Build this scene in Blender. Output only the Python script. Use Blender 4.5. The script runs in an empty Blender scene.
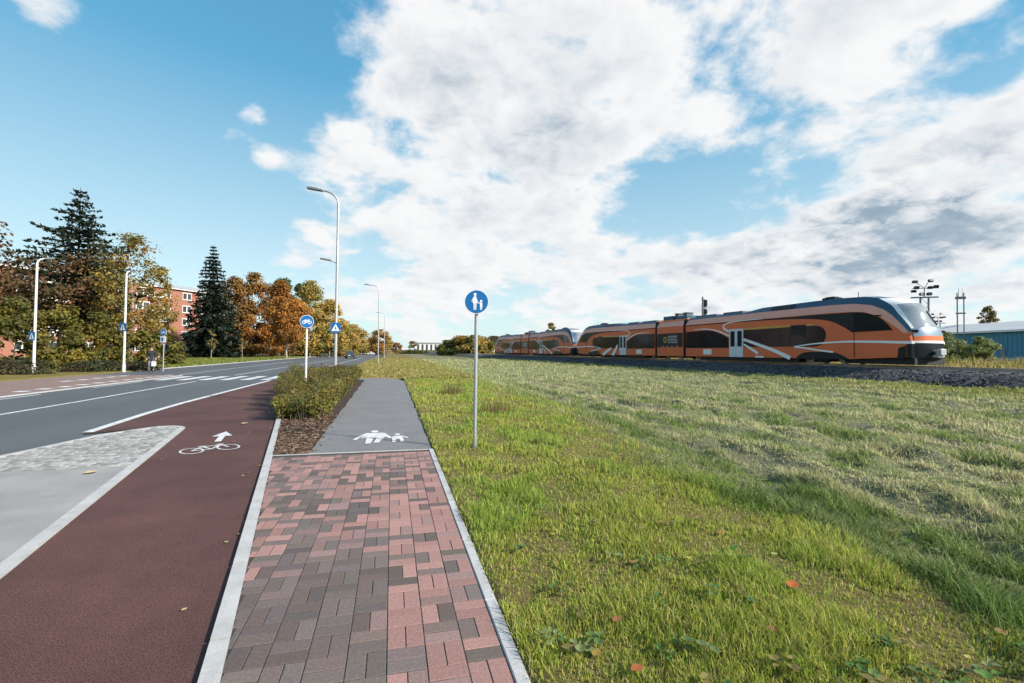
import bpy, math, random
import numpy as np
from mathutils import Vector, Matrix

random.seed(7)
rng = np.random.default_rng(7)
S = bpy.context.scene
COL = S.collection
PI = math.pi
rad = math.radians

# ------------------------------------------------------------------ camera
CAM_H = 1.594
pitch, roll, yaw = 0.0223, 0.0114, 0.2493
cam_d = bpy.data.cameras.new('camera')
cam_d.sensor_width = 36.0
cam_d.lens = 471.2 / 1024 * 36.0
cam_d.clip_start = 0.05
cam_d.clip_end = 6000
cam = bpy.data.objects.new('camera', cam_d)
COL.objects.link(cam)
_f = Vector((math.sin(yaw) * math.cos(pitch), math.cos(yaw) * math.cos(pitch), math.sin(pitch)))
_r0 = Vector((math.cos(yaw), -math.sin(yaw), 0))
_u0 = _r0.cross(_f)
_r = _r0 * math.cos(roll) + _u0 * math.sin(roll)
_u = -_r0 * math.sin(roll) + _u0 * math.cos(roll)
cam.matrix_world = Matrix(((_r.x, _u.x, -_f.x, 0), (_r.y, _u.y, -_f.y, 0), (_r.z, _u.z, -_f.z, CAM_H), (0, 0, 0, 1)))
S.camera = cam

# ------------------------------------------------------------------ render, exposure
S.view_settings.view_transform = 'Standard'
S.view_settings.look = 'None'
S.view_settings.exposure = 0.95
S.view_settings.gamma = 1.0
S.cycles.max_bounces = 6
S.cycles.diffuse_bounces = 3
S.cycles.glossy_bounces = 3
S.cycles.transmission_bounces = 4
S.cycles.transparent_max_bounces = 6
S.cycles.caustics_reflective = False
S.cycles.caustics_refractive = False
S.cycles.use_adaptive_sampling = True
S.cycles.adaptive_threshold = 0.015
S.cycles.use_denoising = True

# ------------------------------------------------------------------ sun and sky
SUN_AZ, SUN_EL = rad(128), rad(31)
sun_v = Vector((math.sin(SUN_AZ) * math.cos(SUN_EL), math.cos(SUN_AZ) * math.cos(SUN_EL), math.sin(SUN_EL)))
sun_d = bpy.data.lights.new('sun', 'SUN')
sun_d.energy = 4.2
sun_d.angle = rad(3.5)
sun_d.color = (1.0, 0.90, 0.76)
sun = bpy.data.objects.new('sun', sun_d)
COL.objects.link(sun)
sun.rotation_euler = sun_v.to_track_quat('Z', 'Y').to_euler()
sun.location = (60, 0, 60)

W = bpy.data.worlds.new('World')
S.world = W
W.use_nodes = True
nt = W.node_tree
nt.nodes.clear()
SKY_STRENGTH = 0.0707


def wn(t, **k):
    n = nt.nodes.new(t)
    for a, v in k.items():
        setattr(n, a, v)
    return n


def wmath(op, a, b=None, c=None, clamp=False):
    n = wn('ShaderNodeMath', operation=op, use_clamp=clamp)
    for i, v in enumerate((a, b, c)):
        if v is None:
            continue
        if isinstance(v, (int, float)):
            n.inputs[i].default_value = v
        else:
            nt.links.new(v, n.inputs[i])
    return n.outputs[0]


def wvec(op, a, b):
    n = wn('ShaderNodeVectorMath', operation=op)
    for i, v in enumerate((a, b)):
        if isinstance(v, (tuple, list)):
            n.inputs[i].default_value = v
        else:
            nt.links.new(v, n.inputs[i])
    return n


def wmix(f, a, b, blend='MIX'):
    n = wn('ShaderNodeMix', data_type='RGBA', blend_type=blend)
    for i, v in ((0, f), (6, a), (7, b)):
        if isinstance(v, (int, float)):
            n.inputs[i].default_value = v
        elif isinstance(v, tuple):
            n.inputs[i].default_value = (*v, 1)
        else:
            nt.links.new(v, n.inputs[i])
    return n.outputs[2]


sky = wn('ShaderNodeTexSky', sky_type='NISHITA')
sky.sun_disc = False
sky.sun_elevation = SUN_EL
sky.sun_rotation = SUN_AZ
sky.air_density = 1.0
sky.dust_density = 0.6
sky.ozone_density = 1.4
tc = wn('ShaderNodeTexCoord')
D = tc.outputs['Generated']
sep = wn('ShaderNodeSeparateXYZ')
nt.links.new(D, sep.inputs[0])
dz = wmath('MAXIMUM', sep.outputs[2], 0.0)
inv = wmath('DIVIDE', 1.0, wmath('ADD', dz, 0.30))
cmb = wn('ShaderNodeCombineXYZ')
nt.links.new(wmath('MULTIPLY', sep.outputs[0], inv), cmb.inputs[0])
nt.links.new(wmath('MULTIPLY', sep.outputs[1], inv), cmb.inputs[1])
P = cmb.outputs[0]
# (azimuth, elevation, radius, weight): where the clouds are thick and where the blue opens
CLOUDS = [(11.0, 30.2, 13.5, 0.38), (-0.8, 30.2, 7.2, 0.22), (-7.3, 22.7, 6.3, 0.28), (-11.9, 22.9, 3.2, 0.34), (4.1, 19.8, 7.9, 0.1), (19.8, 32.1, 11.4, 0.25), (29.3, 26.8, 7.4, 0.22), (42.1, 24.9, 8.9, 0.22), (50.1, 28.9, 7.9, 0.28), (58.0, 27.0, 6.4, 0.25), (10.2, 16.2, 9.4, 0.16), (0.7, 11.2, 7.0, 0.2), (6.0, 7.0, 9.0, 0.16), (-12.0, 9.0, 6.0, 0.1), (20.0, 14.0, 7.1, 0.12), (38.1, 9.3, 12.1, 0.25), (53.8, 13.1, 10.1, 0.38), (59.2, 17.5, 5.0, 0.25), (50.8, 10.3, 12.6, 0.25), (27.2, 7.5, 11.8, 0.12), (-10.2, 12.5, 4.9, 0.28), (-15.8, 23.5, 2.4, 0.75), (-18.0, 20.7, 1.9, 0.65), (-13.8, 19.2, 1.6, 0.6), (-31.4, 26.2, 4.5, 0.6), (-32.3, 13.7, 3.3, 0.2), (59.7, 5.7, 6.8, 0.15), (15.2, 7.5, 14.5, 0.1), (-8.2, 15.4, 3.3, 0.12), (-24.5, 21.7, 15.1, -0.4), (-30.0, 18.4, 10.0, -0.25), (-15.5, 30.0, 8.3, -0.35), (-17.8, 13.1, 9.1, -0.3), (0.5, 24.2, 2.6, -0.3), (2.3, 21.3, 2.0, -0.25), (24.7, 27.6, 2.6, -0.28), (22.8, 33.2, 2.0, -0.2), (36.0, 30.9, 2.2, -0.22), (30.5, 21.2, 5.5, -0.2), (42.1, 17.3, 7.2, -0.3), (50.0, 20.6, 5.1, -0.3), (34.9, 16.6, 5.5, -0.14), (25.9, 17.8, 4.6, -0.12), (56.7, 21.4, 3.8, -0.35), (60.5, 23.2, 2.0, -0.3), (-25.6, 6.3, 8.4, -0.3), (29.4, 12.0, 3.5, -0.1), (47.5, 15.5, 3.0, -0.3), (-19.9, 27.2, 8.2, -0.3)]
SHADES = [(55.3, 12.9, 6.8, 1.0), (59.5, 13.3, 5.0, 0.5), (48.3, 12.3, 4.9, 0.6), (38.1, 7.9, 6.6, 0.35), (45.7, 9.6, 7.2, 0.55), (19.8, 27.4, 8.7, 0.5), (6.4, 28.1, 8.6, 0.5), (10.2, 17.3, 5.8, 0.25), (59.3, 27.2, 4.7, 0.45), (51.7, 30.7, 5.1, 0.25), (29.5, 6.3, 8.2, 0.25), (0.4, 31.3, 4.1, 0.15), (56.6, 6.5, 5.4, 0.3)]


def blobs(L, start):
    acc = start
    for az, el, r, w in L:
        a, e = rad(az), rad(el)
        c = (math.sin(a) * math.cos(e), math.cos(a) * math.cos(e), math.sin(e))
        dt = wvec('DOT_PRODUCT', D, c).outputs['Value']
        k = 1.0 / (1 - math.cos(rad(r)))
        acc = wmath('MULTIPLY_ADD', wmath('EXPONENT', wmath('MULTIPLY_ADD', dt, k, -k)), w, acc)
    return acc


def fbm(vec, scale, detail, rough, dist=0.0):
    n = wn('ShaderNodeTexNoise')
    n.inputs['Scale'].default_value = scale
    n.inputs['Detail'].default_value = detail
    n.inputs['Roughness'].default_value = rough
    n.inputs['Distortion'].default_value = dist
    nt.links.new(vec, n.inputs['Vector'])
    return n.outputs[0]


bias = blobs(CLOUDS, 0.0)
n1 = fbm(P, 2.7, 9, 0.56, 0.15)
n1b = fbm(P, 9.5, 6, 0.6, 0.3)
dens = wmath('ADD', wmath('MULTIPLY_ADD', n1b, 0.34, wmath('MULTIPLY', n1, 1.15)), wmath('MULTIPLY_ADD', bias, 0.52, -0.750))
cover = wn('ShaderNodeMapRange', interpolation_type='SMOOTHSTEP')
nt.links.new(dens, cover.inputs[0])
cover.inputs[1].default_value = 0.0
cover.inputs[2].default_value = 0.20
thick = wn('ShaderNodeMapRange', interpolation_type='SMOOTHSTEP')
nt.links.new(dens, thick.inputs[0])
thick.inputs[1].default_value = 0.10
thick.inputs[2].default_value = 0.48
# the side of a cloud that looks to the sun is bright: compare with the density a little sunward
Ps = wvec('ADD', P, (math.sin(SUN_AZ) * 0.07, math.cos(SUN_AZ) * 0.07, 0.0)).outputs[0]
n2 = fbm(Ps, 2.7, 5, 0.55, 0.15)
relief = wmath('MULTIPLY', wmath('SUBTRACT', n2, n1), 1.5)
shade = wmath('ADD', wmath('MULTIPLY', wmath('MULTIPLY', blobs(SHADES, 0.0), wmath('MULTIPLY_ADD', n1b, 1.5, 0.10)), thick.outputs[0]), wmath('MULTIPLY_ADD', thick.outputs[0], 0.20, relief), clamp=True)
white = (6.9, 6.95, 7.0)
grey = (2.3, 3.1, 3.9)
cloud_c = wmix(wmath('MULTIPLY', shade, wmath('MULTIPLY_ADD', n1b, 1.1, 0.30), clamp=True), white, grey)
blue_n = wmix(1.0, sky.outputs[0], (0.95, 1.75, 1.6), 'MULTIPLY')
ramp = wn('ShaderNodeValToRGB')              # clear sky from the pale horizon up to deep blue
nt.links.new(dz, ramp.inputs[0])
STOPS = [(0.0, (5.6, 6.15, 6.5)), (.12, (5.0, 5.9, 6.45)), (.28, (3.1, 4.75, 5.9)), (.48, (0.95, 3.1, 5.05)), (.7, (.6, 2.3, 4.3)), (1.0, (.4, 1.7, 3.6))]
while len(ramp.color_ramp.elements) < len(STOPS):
    ramp.color_ramp.elements.new(0.5)
for el_, (p_, c_) in zip(ramp.color_ramp.elements, STOPS):
    el_.position = p_; el_.color = (*c_, 1)
blue2 = wmix(0.82, blue_n, ramp.outputs[0])
skyc = wmix(cover.outputs[0], blue2, cloud_c)
bg = wn('ShaderNodeBackground')
bg.inputs[1].default_value = SKY_STRENGTH
nt.links.new(skyc, bg.inputs[0])
wo = wn('ShaderNodeOutputWorld')
nt.links.new(bg.outputs[0], wo.inputs[0])
W.cycles.sampling_method = 'MANUAL'
W.cycles.sample_map_resolution = 512

# ------------------------------------------------------------------ helpers: noise, materials, meshes
_LAT = rng.random((256, 256))


def vnoise(x, y):
    x = np.asarray(x, float); y = np.asarray(y, float)
    xi = np.floor(x).astype(int); yi = np.floor(y).astype(int)
    fx = x - xi; fy = y - yi
    fx = fx * fx * (3 - 2 * fx); fy = fy * fy * (3 - 2 * fy)
    a = _LAT[xi & 255, yi & 255]; b = _LAT[(xi + 1) & 255, yi & 255]
    c = _LAT[xi & 255, (yi + 1) & 255]; d = _LAT[(xi + 1) & 255, (yi + 1) & 255]
    return (a * (1 - fx) + b * fx) * (1 - fy) + (c * (1 - fx) + d * fx) * fy


def vfbm(x, y, o=4):
    s = 0; a = 0.5; t = 0
    for k in range(o):
        s = s + a * vnoise(x * 2 ** k + 17.3 * k, y * 2 ** k + 9.1 * k); t += a; a *= 0.5
    return s / t


def sstep(a, b, x):
    t = np.clip((np.asarray(x, float) - a) / (b - a), 0, 1)
    return t * t * (3 - 2 * t)


MATS = {}


def mat(name, col, rough=0.7, var=0.12, scale=3.0, metal=0.0, spec=0.4, bump=0.0, bscale=None, col2=None, speck=0.0, sscale=300, stretch=None, coat=0.0):
    """Principled material; colour broken up by two noises and a fine speckle."""
    m = bpy.data.materials.new(name)
    m.use_nodes = True
    t = m.node_tree
    b = t.nodes['Principled BSDF']
    b.inputs['Roughness'].default_value = rough
    b.inputs['Metallic'].default_value = metal
    b.inputs['Specular IOR Level'].default_value = spec
    b.inputs['Coat Weight'].default_value = coat
    co = t.nodes.new('ShaderNodeTexCoord').outputs['Object']
    if stretch:
        mp = t.nodes.new('ShaderNodeMapping')
        mp.inputs['Scale'].default_value = stretch
        t.links.new(co, mp.inputs[0])
        co = mp.outputs[0]
    c1 = tuple(max(0, c * (1 - var)) for c in col)
    c2 = col2 if col2 else tuple(c * (1 + var) for c in col)
    n = t.nodes.new('ShaderNodeTexNoise')
    n.inputs['Scale'].default_value = scale
    n.inputs['Detail'].default_value = 6
    n.inputs['Roughness'].default_value = 0.65
    t.links.new(co, n.inputs['Vector'])
    r = t.nodes.new('ShaderNodeMapRange')
    r.inputs[1].default_value = 0.3; r.inputs[2].default_value = 0.7
    t.links.new(n.outputs[0], r.inputs[0])
    mx = t.nodes.new('ShaderNodeMix'); mx.data_type = 'RGBA'
    mx.inputs[6].default_value = (*c1, 1); mx.inputs[7].default_value = (*c2, 1)
    t.links.new(r.outputs[0], mx.inputs[0])
    out = mx.outputs[2]
    if speck > 0:
        n2 = t.nodes.new('ShaderNodeTexNoise')
        n2.inputs['Scale'].default_value = sscale
        n2.inputs['Detail'].default_value = 2
        t.links.new(co, n2.inputs['Vector'])
        r2 = t.nodes.new('ShaderNodeMapRange')
        r2.inputs[1].default_value = 0.3; r2.inputs[2].default_value = 0.7
        r2.inputs[3].default_value = 1 - speck; r2.inputs[4].default_value = 1 + speck
        t.links.new(n2.outputs[0], r2.inputs[0])
        m2 = t.nodes.new('ShaderNodeMix'); m2.data_type = 'RGBA'; m2.blend_type = 'MULTIPLY'
        m2.inputs[0].default_value = 1
        t.links.new(out, m2.inputs[6]); t.links.new(r2.outputs[0], m2.inputs[7])
        out = m2.outputs[2]
    t.links.new(out, b.inputs['Base Color'])
    if bump > 0:
        n3 = t.nodes.new('ShaderNodeTexNoise')
        n3.inputs['Scale'].default_value = bscale or scale * 8
        n3.inputs['Detail'].default_value = 4
        t.links.new(co, n3.inputs['Vector'])
        bp = t.nodes.new('ShaderNodeBump')
        bp.inputs['Strength'].default_value = bump
        bp.inputs['Distance'].default_value = 0.02
        t.links.new(n3.outputs[0], bp.inputs['Height'])
        t.links.new(bp.outputs[0], b.inputs['Normal'])
    MATS[name] = m
    return m


def leafmat(name, trans=0.35, rough=0.6, spec=0.25):
    """Leaf or blade: its own colour per leaf (attribute 'col'), partly translucent."""
    m = bpy.data.materials.new(name)
    m.use_nodes = True
    t = m.node_tree
    b = t.nodes['Principled BSDF']
    b.inputs['Roughness'].default_value = rough
    b.inputs['Specular IOR Level'].default_value = spec
    a = t.nodes.new('ShaderNodeAttribute'); a.attribute_name = 'col'
    t.links.new(a.outputs['Color'], b.inputs['Base Color'])
    if trans > 0:
        tr = t.nodes.new('ShaderNodeBsdfTranslucent')
        t.links.new(a.outputs['Color'], tr.inputs['Color'])
        mx = t.nodes.new('ShaderNodeMixShader')
        mx.inputs[0].default_value = trans
        t.links.new(b.outputs[0], mx.inputs[1]); t.links.new(tr.outputs[0], mx.inputs[2])
        t.links.new(mx.outputs[0], t.nodes['Material Output'].inputs[0])
    MATS[name] = m
    return m


def tag(o, label=None, cat=None, group=None, kind=None):
    if label: o['label'] = label
    if cat: o['category'] = cat
    if group: o['group'] = group
    if kind: o['kind'] = kind
    return o


def empty(name, loc, rz=0.0):
    o = bpy.data.objects.new(name, None)
    o.empty_display_size = 0.3
    o.location = loc
    o.rotation_euler = (0, 0, rz)
    COL.objects.link(o)
    return o


def copy_tree(o, parent=None):
    c = o.copy()
    COL.objects.link(c)
    if parent: c.parent = parent
    for ch in [x for x in o.children]:
        copy_tree(ch, c)
    return c


def raw_mesh(name, V, loops, sizes, m, parent=None, cols=None, smooth=False, loc=None):
    me = bpy.data.meshes.new(name)
    V = np.ascontiguousarray(V, dtype=np.float32); loops = np.ascontiguousarray(loops, dtype=np.int32); sizes = np.ascontiguousarray(sizes, dtype=np.int32)
    me.vertices.add(len(V)); me.vertices.foreach_set('co', V.ravel())
    me.loops.add(len(loops)); me.loops.foreach_set('vertex_index', loops)
    me.polygons.add(len(sizes))
    st = np.concatenate([[0], np.cumsum(sizes)[:-1]]).astype(np.int32)
    me.polygons.foreach_set('loop_start', st)
    if smooth:
        me.polygons.foreach_set('use_smooth', np.ones(len(sizes), dtype=bool))
    me.update(calc_edges=True)
    if cols is not None:
        at = me.color_attributes.new('col', 'FLOAT_COLOR', 'POINT')
        c4 = np.ones((len(V), 4), dtype=np.float32); c4[:, :3] = cols
        at.data.foreach_set('color', c4.ravel())
    me.materials.append(m if not isinstance(m, str) else MATS[m])
    o = bpy.data.objects.new(name, me)
    COL.objects.link(o)
    if parent: o.parent = parent
    if loc is not None: o.location = loc
    return o


class MB:
    def __init__(s):
        s.v = []; s.f = []; s.c = []; s.cur = (1, 1, 1)

    def add(s, vs, fs):
        b = len(s.v)
        s.v += [tuple(p) for p in vs]
        s.c += [s.cur] * len(vs)
        s.f += [tuple(b + i for i in q) for q in fs]
        return s

    def box(s, c, d, rz=0.0, bev=0.0, rx=0.0):
        x, y, z = d[0] / 2, d[1] / 2, d[2] / 2
        R = Matrix.Rotation(rz, 3, 'Z') @ Matrix.Rotation(rx, 3, 'X')
        if bev <= 0:
            P = [(-x, -y, -z), (x, -y, -z), (x, y, -z), (-x, y, -z), (-x, -y, z), (x, -y, z), (x, y, z), (-x, y, z)]
            F = [(3, 2, 1, 0), (4, 5, 6, 7), (0, 1, 5, 4), (1, 2, 6, 5), (2, 3, 7, 6), (3, 0, 4, 7)]
        else:
            b = min(bev, x * .9, y * .9, z * .9)
            P = []
            for (xx, yy, zz) in ((x, y, z - b), (x - b, y - b, z)):
                P += [(-xx, -yy, zz), (xx, -yy, zz), (xx, yy, zz), (-xx, yy, zz)]
            for (xx, yy, zz) in ((x, y, -z),):
                P += [(-xx, -yy, zz), (xx, -yy, zz), (xx, yy, zz), (-xx, yy, zz)]
            F = [(4, 5, 6, 7), (0, 1, 5, 4), (1, 2, 6, 5), (2, 3, 7, 6), (3, 0, 4, 7), (8, 9, 1, 0), (9, 10, 2, 1), (10, 11, 3, 2), (11, 8, 0, 3), (11, 10, 9, 8)]
        s.add([R @ Vector(p) + Vector(c) for p in P], F)
        return s

    def tube(s, pts, r, n=8, cap=True):
        pts = [Vector(p) for p in pts]
        rs = r if isinstance(r, (list, tuple)) else [r] * len(pts)
        V = []; F = []
        up = None
        for i, p in enumerate(pts):
            d = (pts[min(i + 1, len(pts) - 1)] - pts[max(i - 1, 0)])
            d.normalize()
            if up is None:
                up = Vector((0, 0, 1)) if abs(d.z) < .9 else Vector((1, 0, 0))
            a = d.cross(up)
            if a.length < 1e-4: a = d.cross(Vector((0, 1, 0)))
            a.normalize(); b = d.cross(a); b.normalize()
            up = a.cross(d)
            for k in range(n):
                t = 2 * PI * k / n
                V.append(p + (a * math.cos(t) + b * math.sin(t)) * rs[i])
        for i in range(len(pts) - 1):
            for k in range(n):
                k2 = (k + 1) % n
                F.append((i * n + k, i * n + k2, (i + 1) * n + k2, (i + 1) * n + k))
        if cap:
            F.append(tuple(range(n - 1, -1, -1)))
            F.append(tuple((len(pts) - 1) * n + k for k in range(n)))
        return s.add(V, F)

    def prism(s, poly, o, u, v, t):
        """polygon in the (u, v) plane at o, extruded by the vector t"""
        o, u, v, t = Vector(o), Vector(u), Vector(v), Vector(t)
        n = len(poly)
        A = [o + u * p[0] + v * p[1] for p in poly]
        B = [p + t for p in A]
        area = sum(poly[i][0] * poly[(i + 1) % n][1] - poly[(i + 1) % n][0] * poly[i][1] for i in range(n))
        flip = (u.cross(v).dot(t) > 0) == (area > 0)
        F = [tuple(range(n)), tuple(range(2 * n - 1, n - 1, -1))]
        if flip: F = [tuple(range(n - 1, -1, -1)), tuple(range(n, 2 * n))]
        for i in range(n):
            j = (i + 1) % n
            F.append((i, j, n + j, n + i) if flip else (j, i, n + i, n + j))
        return s.add(A + B, F)

    def sheet(s, poly, z):
        n = len(poly)
        area = sum(poly[i][0] * poly[(i + 1) % n][1] - poly[(i + 1) % n][0] * poly[i][1] for i in range(n))
        P = [(p[0], p[1], z) for p in poly]
        if area < 0: P.reverse()
        return s.add(P, [tuple(range(n))])

    def ball(s, c, r, n=10, m=6):
        rx, ry, rz = r if isinstance(r, tuple) else (r, r, r)
        V = [(c[0], c[1], c[2] - rz)]; F = []
        for i in range(1, m):
            a = -PI / 2 + PI * i / m
            for k in range(n):
                t = 2 * PI * k / n
                V.append((c[0] + rx * math.cos(a) * math.cos(t), c[1] + ry * math.cos(a) * math.sin(t), c[2] + rz * math.sin(a)))
        V.append((c[0], c[1], c[2] + rz))
        for k in range(n): F.append((0, 1 + (k + 1) % n, 1 + k))
        for i in range(m - 2):
            for k in range(n):
                F.append((1 + i * n + k, 1 + i * n + (k + 1) % n, 1 + (i + 1) * n + (k + 1) % n, 1 + (i + 1) * n + k))
        L = len(V) - 1
        for k in range(n): F.append((L, 1 + (m - 2) * n + k, 1 + (m - 2) * n + (k + 1) % n))
        return s.add(V, F)

    def build(s, name, m, parent=None, smooth=False, loc=None, cols=False, rz=None):
        me = bpy.data.meshes.new(name)
        me.from_pydata([tuple(p) for p in s.v], [], s.f)
        me.update()
        if cols:
            at = me.color_attributes.new('col', 'FLOAT_COLOR', 'POINT')
            for i, c in enumerate(s.c): at.data[i].color = (*c, 1)
        for mm in (m if isinstance(m, (list, tuple)) else [m]):
            me.materials.append(MATS[mm] if isinstance(mm, str) else mm)
        if smooth:
            me.polygons.foreach_set('use_smooth', [True] * len(me.polygons))
            try: me.set_sharp_from_angle(angle=rad(40))
            except Exception: pass
        o = bpy.data.objects.new(name, me)
        COL.objects.link(o)
        if parent: o.parent = parent
        if loc is not None: o.location = loc
        if rz is not None: o.rotation_euler = (0, 0, rz)
        return o


def stroke(pts, w):
    """closed polygon round an open polyline; w is one width or one per point"""
    ws = w if isinstance(w, (list, tuple)) else [w] * len(pts)
    L = []; R = []
    for i, p in enumerate(pts):
        a = pts[max(i - 1, 0)]; b = pts[min(i + 1, len(pts) - 1)]
        dx, dy = b[0] - a[0], b[1] - a[1]
        l = math.hypot(dx, dy) or 1
        nx, ny = -dy / l * ws[i] / 2, dx / l * ws[i] / 2
        L.append((p[0] + nx, p[1] + ny)); R.append((p[0] - nx, p[1] - ny))
    return L + R[::-1]


def stroke_quads(mb, pts, w, z):
    q = stroke(pts, w); n = len(pts)
    for i in range(n - 1):
        mb.sheet([q[i], q[i + 1], q[2 * n - 2 - i], q[2 * n - 1 - i]], z)


# ------------------------------------------------------------------ materials
mat('asphalt_road', (0.085, 0.092, 0.103), 0.75, 0.16, 0.5, speck=0.35, sscale=120, bump=0.25, bscale=150, spec=0.45, stretch=(1, 0.25, 1))
mat('asphalt_path', (0.165, 0.166, 0.175), 0.8, 0.12, 1.3, speck=0.35, sscale=160, bump=0.3, bscale=160)
mat('asphalt_red', (0.084, 0.037, 0.033), 0.85, 0.34, 0.7, speck=0.75, sscale=120, bump=0.35, bscale=150)
mat('paving_red', (0.21, 0.145, 0.125), 0.85, 0.2, 2.0, speck=0.2)
mat('concrete_kerb', (0.40, 0.40, 0.41), 0.85, 0.16, 4, speck=0.15, sscale=150, bump=0.15)
mat('concrete_slab', (0.27, 0.265, 0.27), 0.85, 0.16, 1.4, speck=0.14, sscale=110, bump=0.2, bscale=110)
mat('cobble_base', (0.15, 0.15, 0.155), 0.9)
mat('joint_sand', (0.05, 0.045, 0.042), 0.95, 0.3, 30)
mat('road_paint', (0.56, 0.57, 0.59), 0.7, 0.28, 7, speck=0.25, sscale=90)
mat('mulch_soil', (0.045, 0.03, 0.024), 0.95, 0.4, 20, bump=0.5)
mat('galvanised', (0.42, 0.44, 0.46), 0.45, 0.12, 8, metal=0.6)
mat('white_pole', (0.62, 0.63, 0.64), 0.5, 0.05, 5)
mat('lamp_grey', (0.16, 0.18, 0.20), 0.45, 0.1, 8, metal=0.3)
mat('sign_blue', (0.006, 0.12, 0.36), 0.4, 0.05, 5)
mat('sign_white', (0.75, 0.77, 0.80), 0.4, 0.03, 5)
mat('sign_black', (0.02, 0.02, 0.022), 0.5, 0.05, 5)
mat('bark', (0.09, 0.07, 0.055), 0.9, 0.3, 5, bump=0.4)
mat('bark_pale', (0.33, 0.30, 0.27), 0.85, 0.3, 3)
mat('bark_dark', (0.045, 0.036, 0.03), 0.9, 0.3, 5)
mat('brick_wall', (0.30, 0.135, 0.10), 0.85, 0.12, 6, speck=0.18, sscale=40)
mat('roof_grey', (0.36, 0.38, 0.40), 0.7, 0.1, 2)
mat('white_paint', (0.72, 0.73, 0.74), 0.55, 0.06, 3)
mat('plaster_pale', (0.60, 0.61, 0.62), 0.8, 0.08, 1)
mat('window_glass', (0.05, 0.06, 0.07), 0.08, 0.1, 0.6, spec=0.8)
mat('shed_blue', (0.055, 0.22, 0.33), 0.6, 0.12, 0.3, stretch=(1, 1, 0.2))
mat('shed_roof', (0.50, 0.51, 0.53), 0.55, 0.1, 0.4)
mat('train_orange', (0.70, 0.165, 0.065), 0.5, 0.06, 0.8, spec=0.22)
mat('train_cove', (0.74, 0.34, 0.25), 0.5, 0.06, 0.8, spec=0.35)  # body orange made paler, painting in the sky reflected on the slope
mat('train_blue', (0.018, 0.075, 0.13), 0.5, 0.12, 1.0, spec=0.5)
mat('train_glass', (0.008, 0.016, 0.022), 0.12, 0.25, 0.9, spec=0.3)
mat('train_black', (0.008, 0.013, 0.018), 0.35, 0.2, 1.0, spec=0.25)
mat('train_white', (0.80, 0.80, 0.80), 0.4, 0.04, 1.0)
mat('train_yellow', (0.55, 0.33, 0.07), 0.4, 0.1, 2.0)
mat('train_silver', (0.30, 0.36, 0.43), 0.3, 0.08, 1.0, metal=0.7)
mat('train_door', (0.58, 0.63, 0.67), 0.4, 0.06, 1.0)
mat('windshield', (0.36, 0.38, 0.40), 0.10, 0.25, 0.8, spec=0.8, metal=0.3)  # dark glass given a pale base, a painted reflection of the bright sky
mat('roof_unit', (0.10, 0.12, 0.15), 0.6, 0.15, 2.0)
mat('underframe', (0.02, 0.021, 0.023), 0.8, 0.3, 2)
mat('rail_steel', (0.30, 0.27, 0.25), 0.4, 0.2, 2, metal=0.6)
mat('sleeper', (0.30, 0.29, 0.27), 0.9, 0.2, 3)
mat('ballast', (0.05, 0.054, 0.062), 0.95, 0.5, 7, speck=0.6, sscale=9, bump=1.0, bscale=9)
mat('car_paint', (0.03, 0.06, 0.07), 0.3, 0.1, 1, coat=0.5)
mat('tyre', (0.02, 0.02, 0.02), 0.8)
mat('tail_light', (0.4, 0.02, 0.02), 0.3)
mat('clothes_dark', (0.022, 0.024, 0.03), 0.9, 0.2, 6)
mat('skin_tone', (0.45, 0.27, 0.2), 0.6)
mat('trousers', (0.13, 0.15, 0.18), 0.9, 0.2, 6)
mat('hair', (0.05, 0.03, 0.02), 0.7)
mat('bag', (0.5, 0.5, 0.5), 0.7)
leafmat('leaf', 0.42)
leafmat('needle', 0.12)
leafmat('grass_blade', 0.38, 0.55, 0.2)
leafmat('chip', 0.0, 0.9, 0.2)
leafmat('stone_col', 0.0, 0.85, 0.3)


def struct(o):
    o['kind'] = 'structure'
    return o


# ------------------------------------------------------------------ terrain: one sheet to the horizon
def strip_edge(Y):
    return 2.75 + 2.35 * (1 - np.exp(-np.maximum(Y, 0) / 9.0)) + 0.22 * np.sin(Y * 0.7) * np.exp(-np.maximum(Y, 0) / 30)


TR_H = 0.0506                       # the track leans this much to the left of the path
P0 = Vector((27.9, 19.6, 0))
TD = Vector((-math.sin(TR_H), math.cos(TR_H), 0))      # along the track, away from the camera
TN = Vector((TD.y, -TD.x, 0))                          # across it, away from the road
RAIL_Z = 1.05


def track_off(X, Y):                # distance across the track from its centre line
    return (X - P0.x) * TN.x + (Y - P0.y) * TN.y - 1.41


def terrain_z(X, Y):
    X = np.asarray(X, float); Y = np.asarray(Y, float)
    Yp = np.maximum(Y, 0)
    right = (X > 0.65) | ((Y > 29.0) & (X > -3.5))
    e = strip_edge(Y)
    n = vfbm(X * 1.1, Y * 0.8) - 0.5
    n2 = vfbm(X * 3.1 + 40, Y * 1.7 + 11) - 0.5
    furrow = np.sin((X + 0.05 * Y + 1.6 * (vfbm(X * .35, Y * .12) - .5)) * 2 * PI / 1.05)
    fld = sstep(-0.1, 0.9, X - e)
    z = 0.0 + 0.10 * sstep(0.9, 2.4, X) * (1 - fld) * np.exp(-Yp / 25)
    z = z + 0.05 * n * sstep(0.7, 1.5, X) + 0.03 * n2 * sstep(0.9, 1.6, X)
    z = z - 0.20 * fld * np.exp(-((X - e - 1.2) / 1.6) ** 2) * np.exp(-Yp / 20)
    z = z + fld * (0.03 * furrow + 0.14 * n + 0.30 * n2) * np.exp(-Yp / 60)
    t = track_off(X, Y)
    z = z + 0.22 * sstep(-18, -3.5, t)
    z = z + 0.75 * sstep(1.5, 5.0, t)
    z = np.where(right, z, -0.20)
    left = X < -17.3
    z = np.where(left, 0.0 + 0.06 * n, z)
    return z


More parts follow.
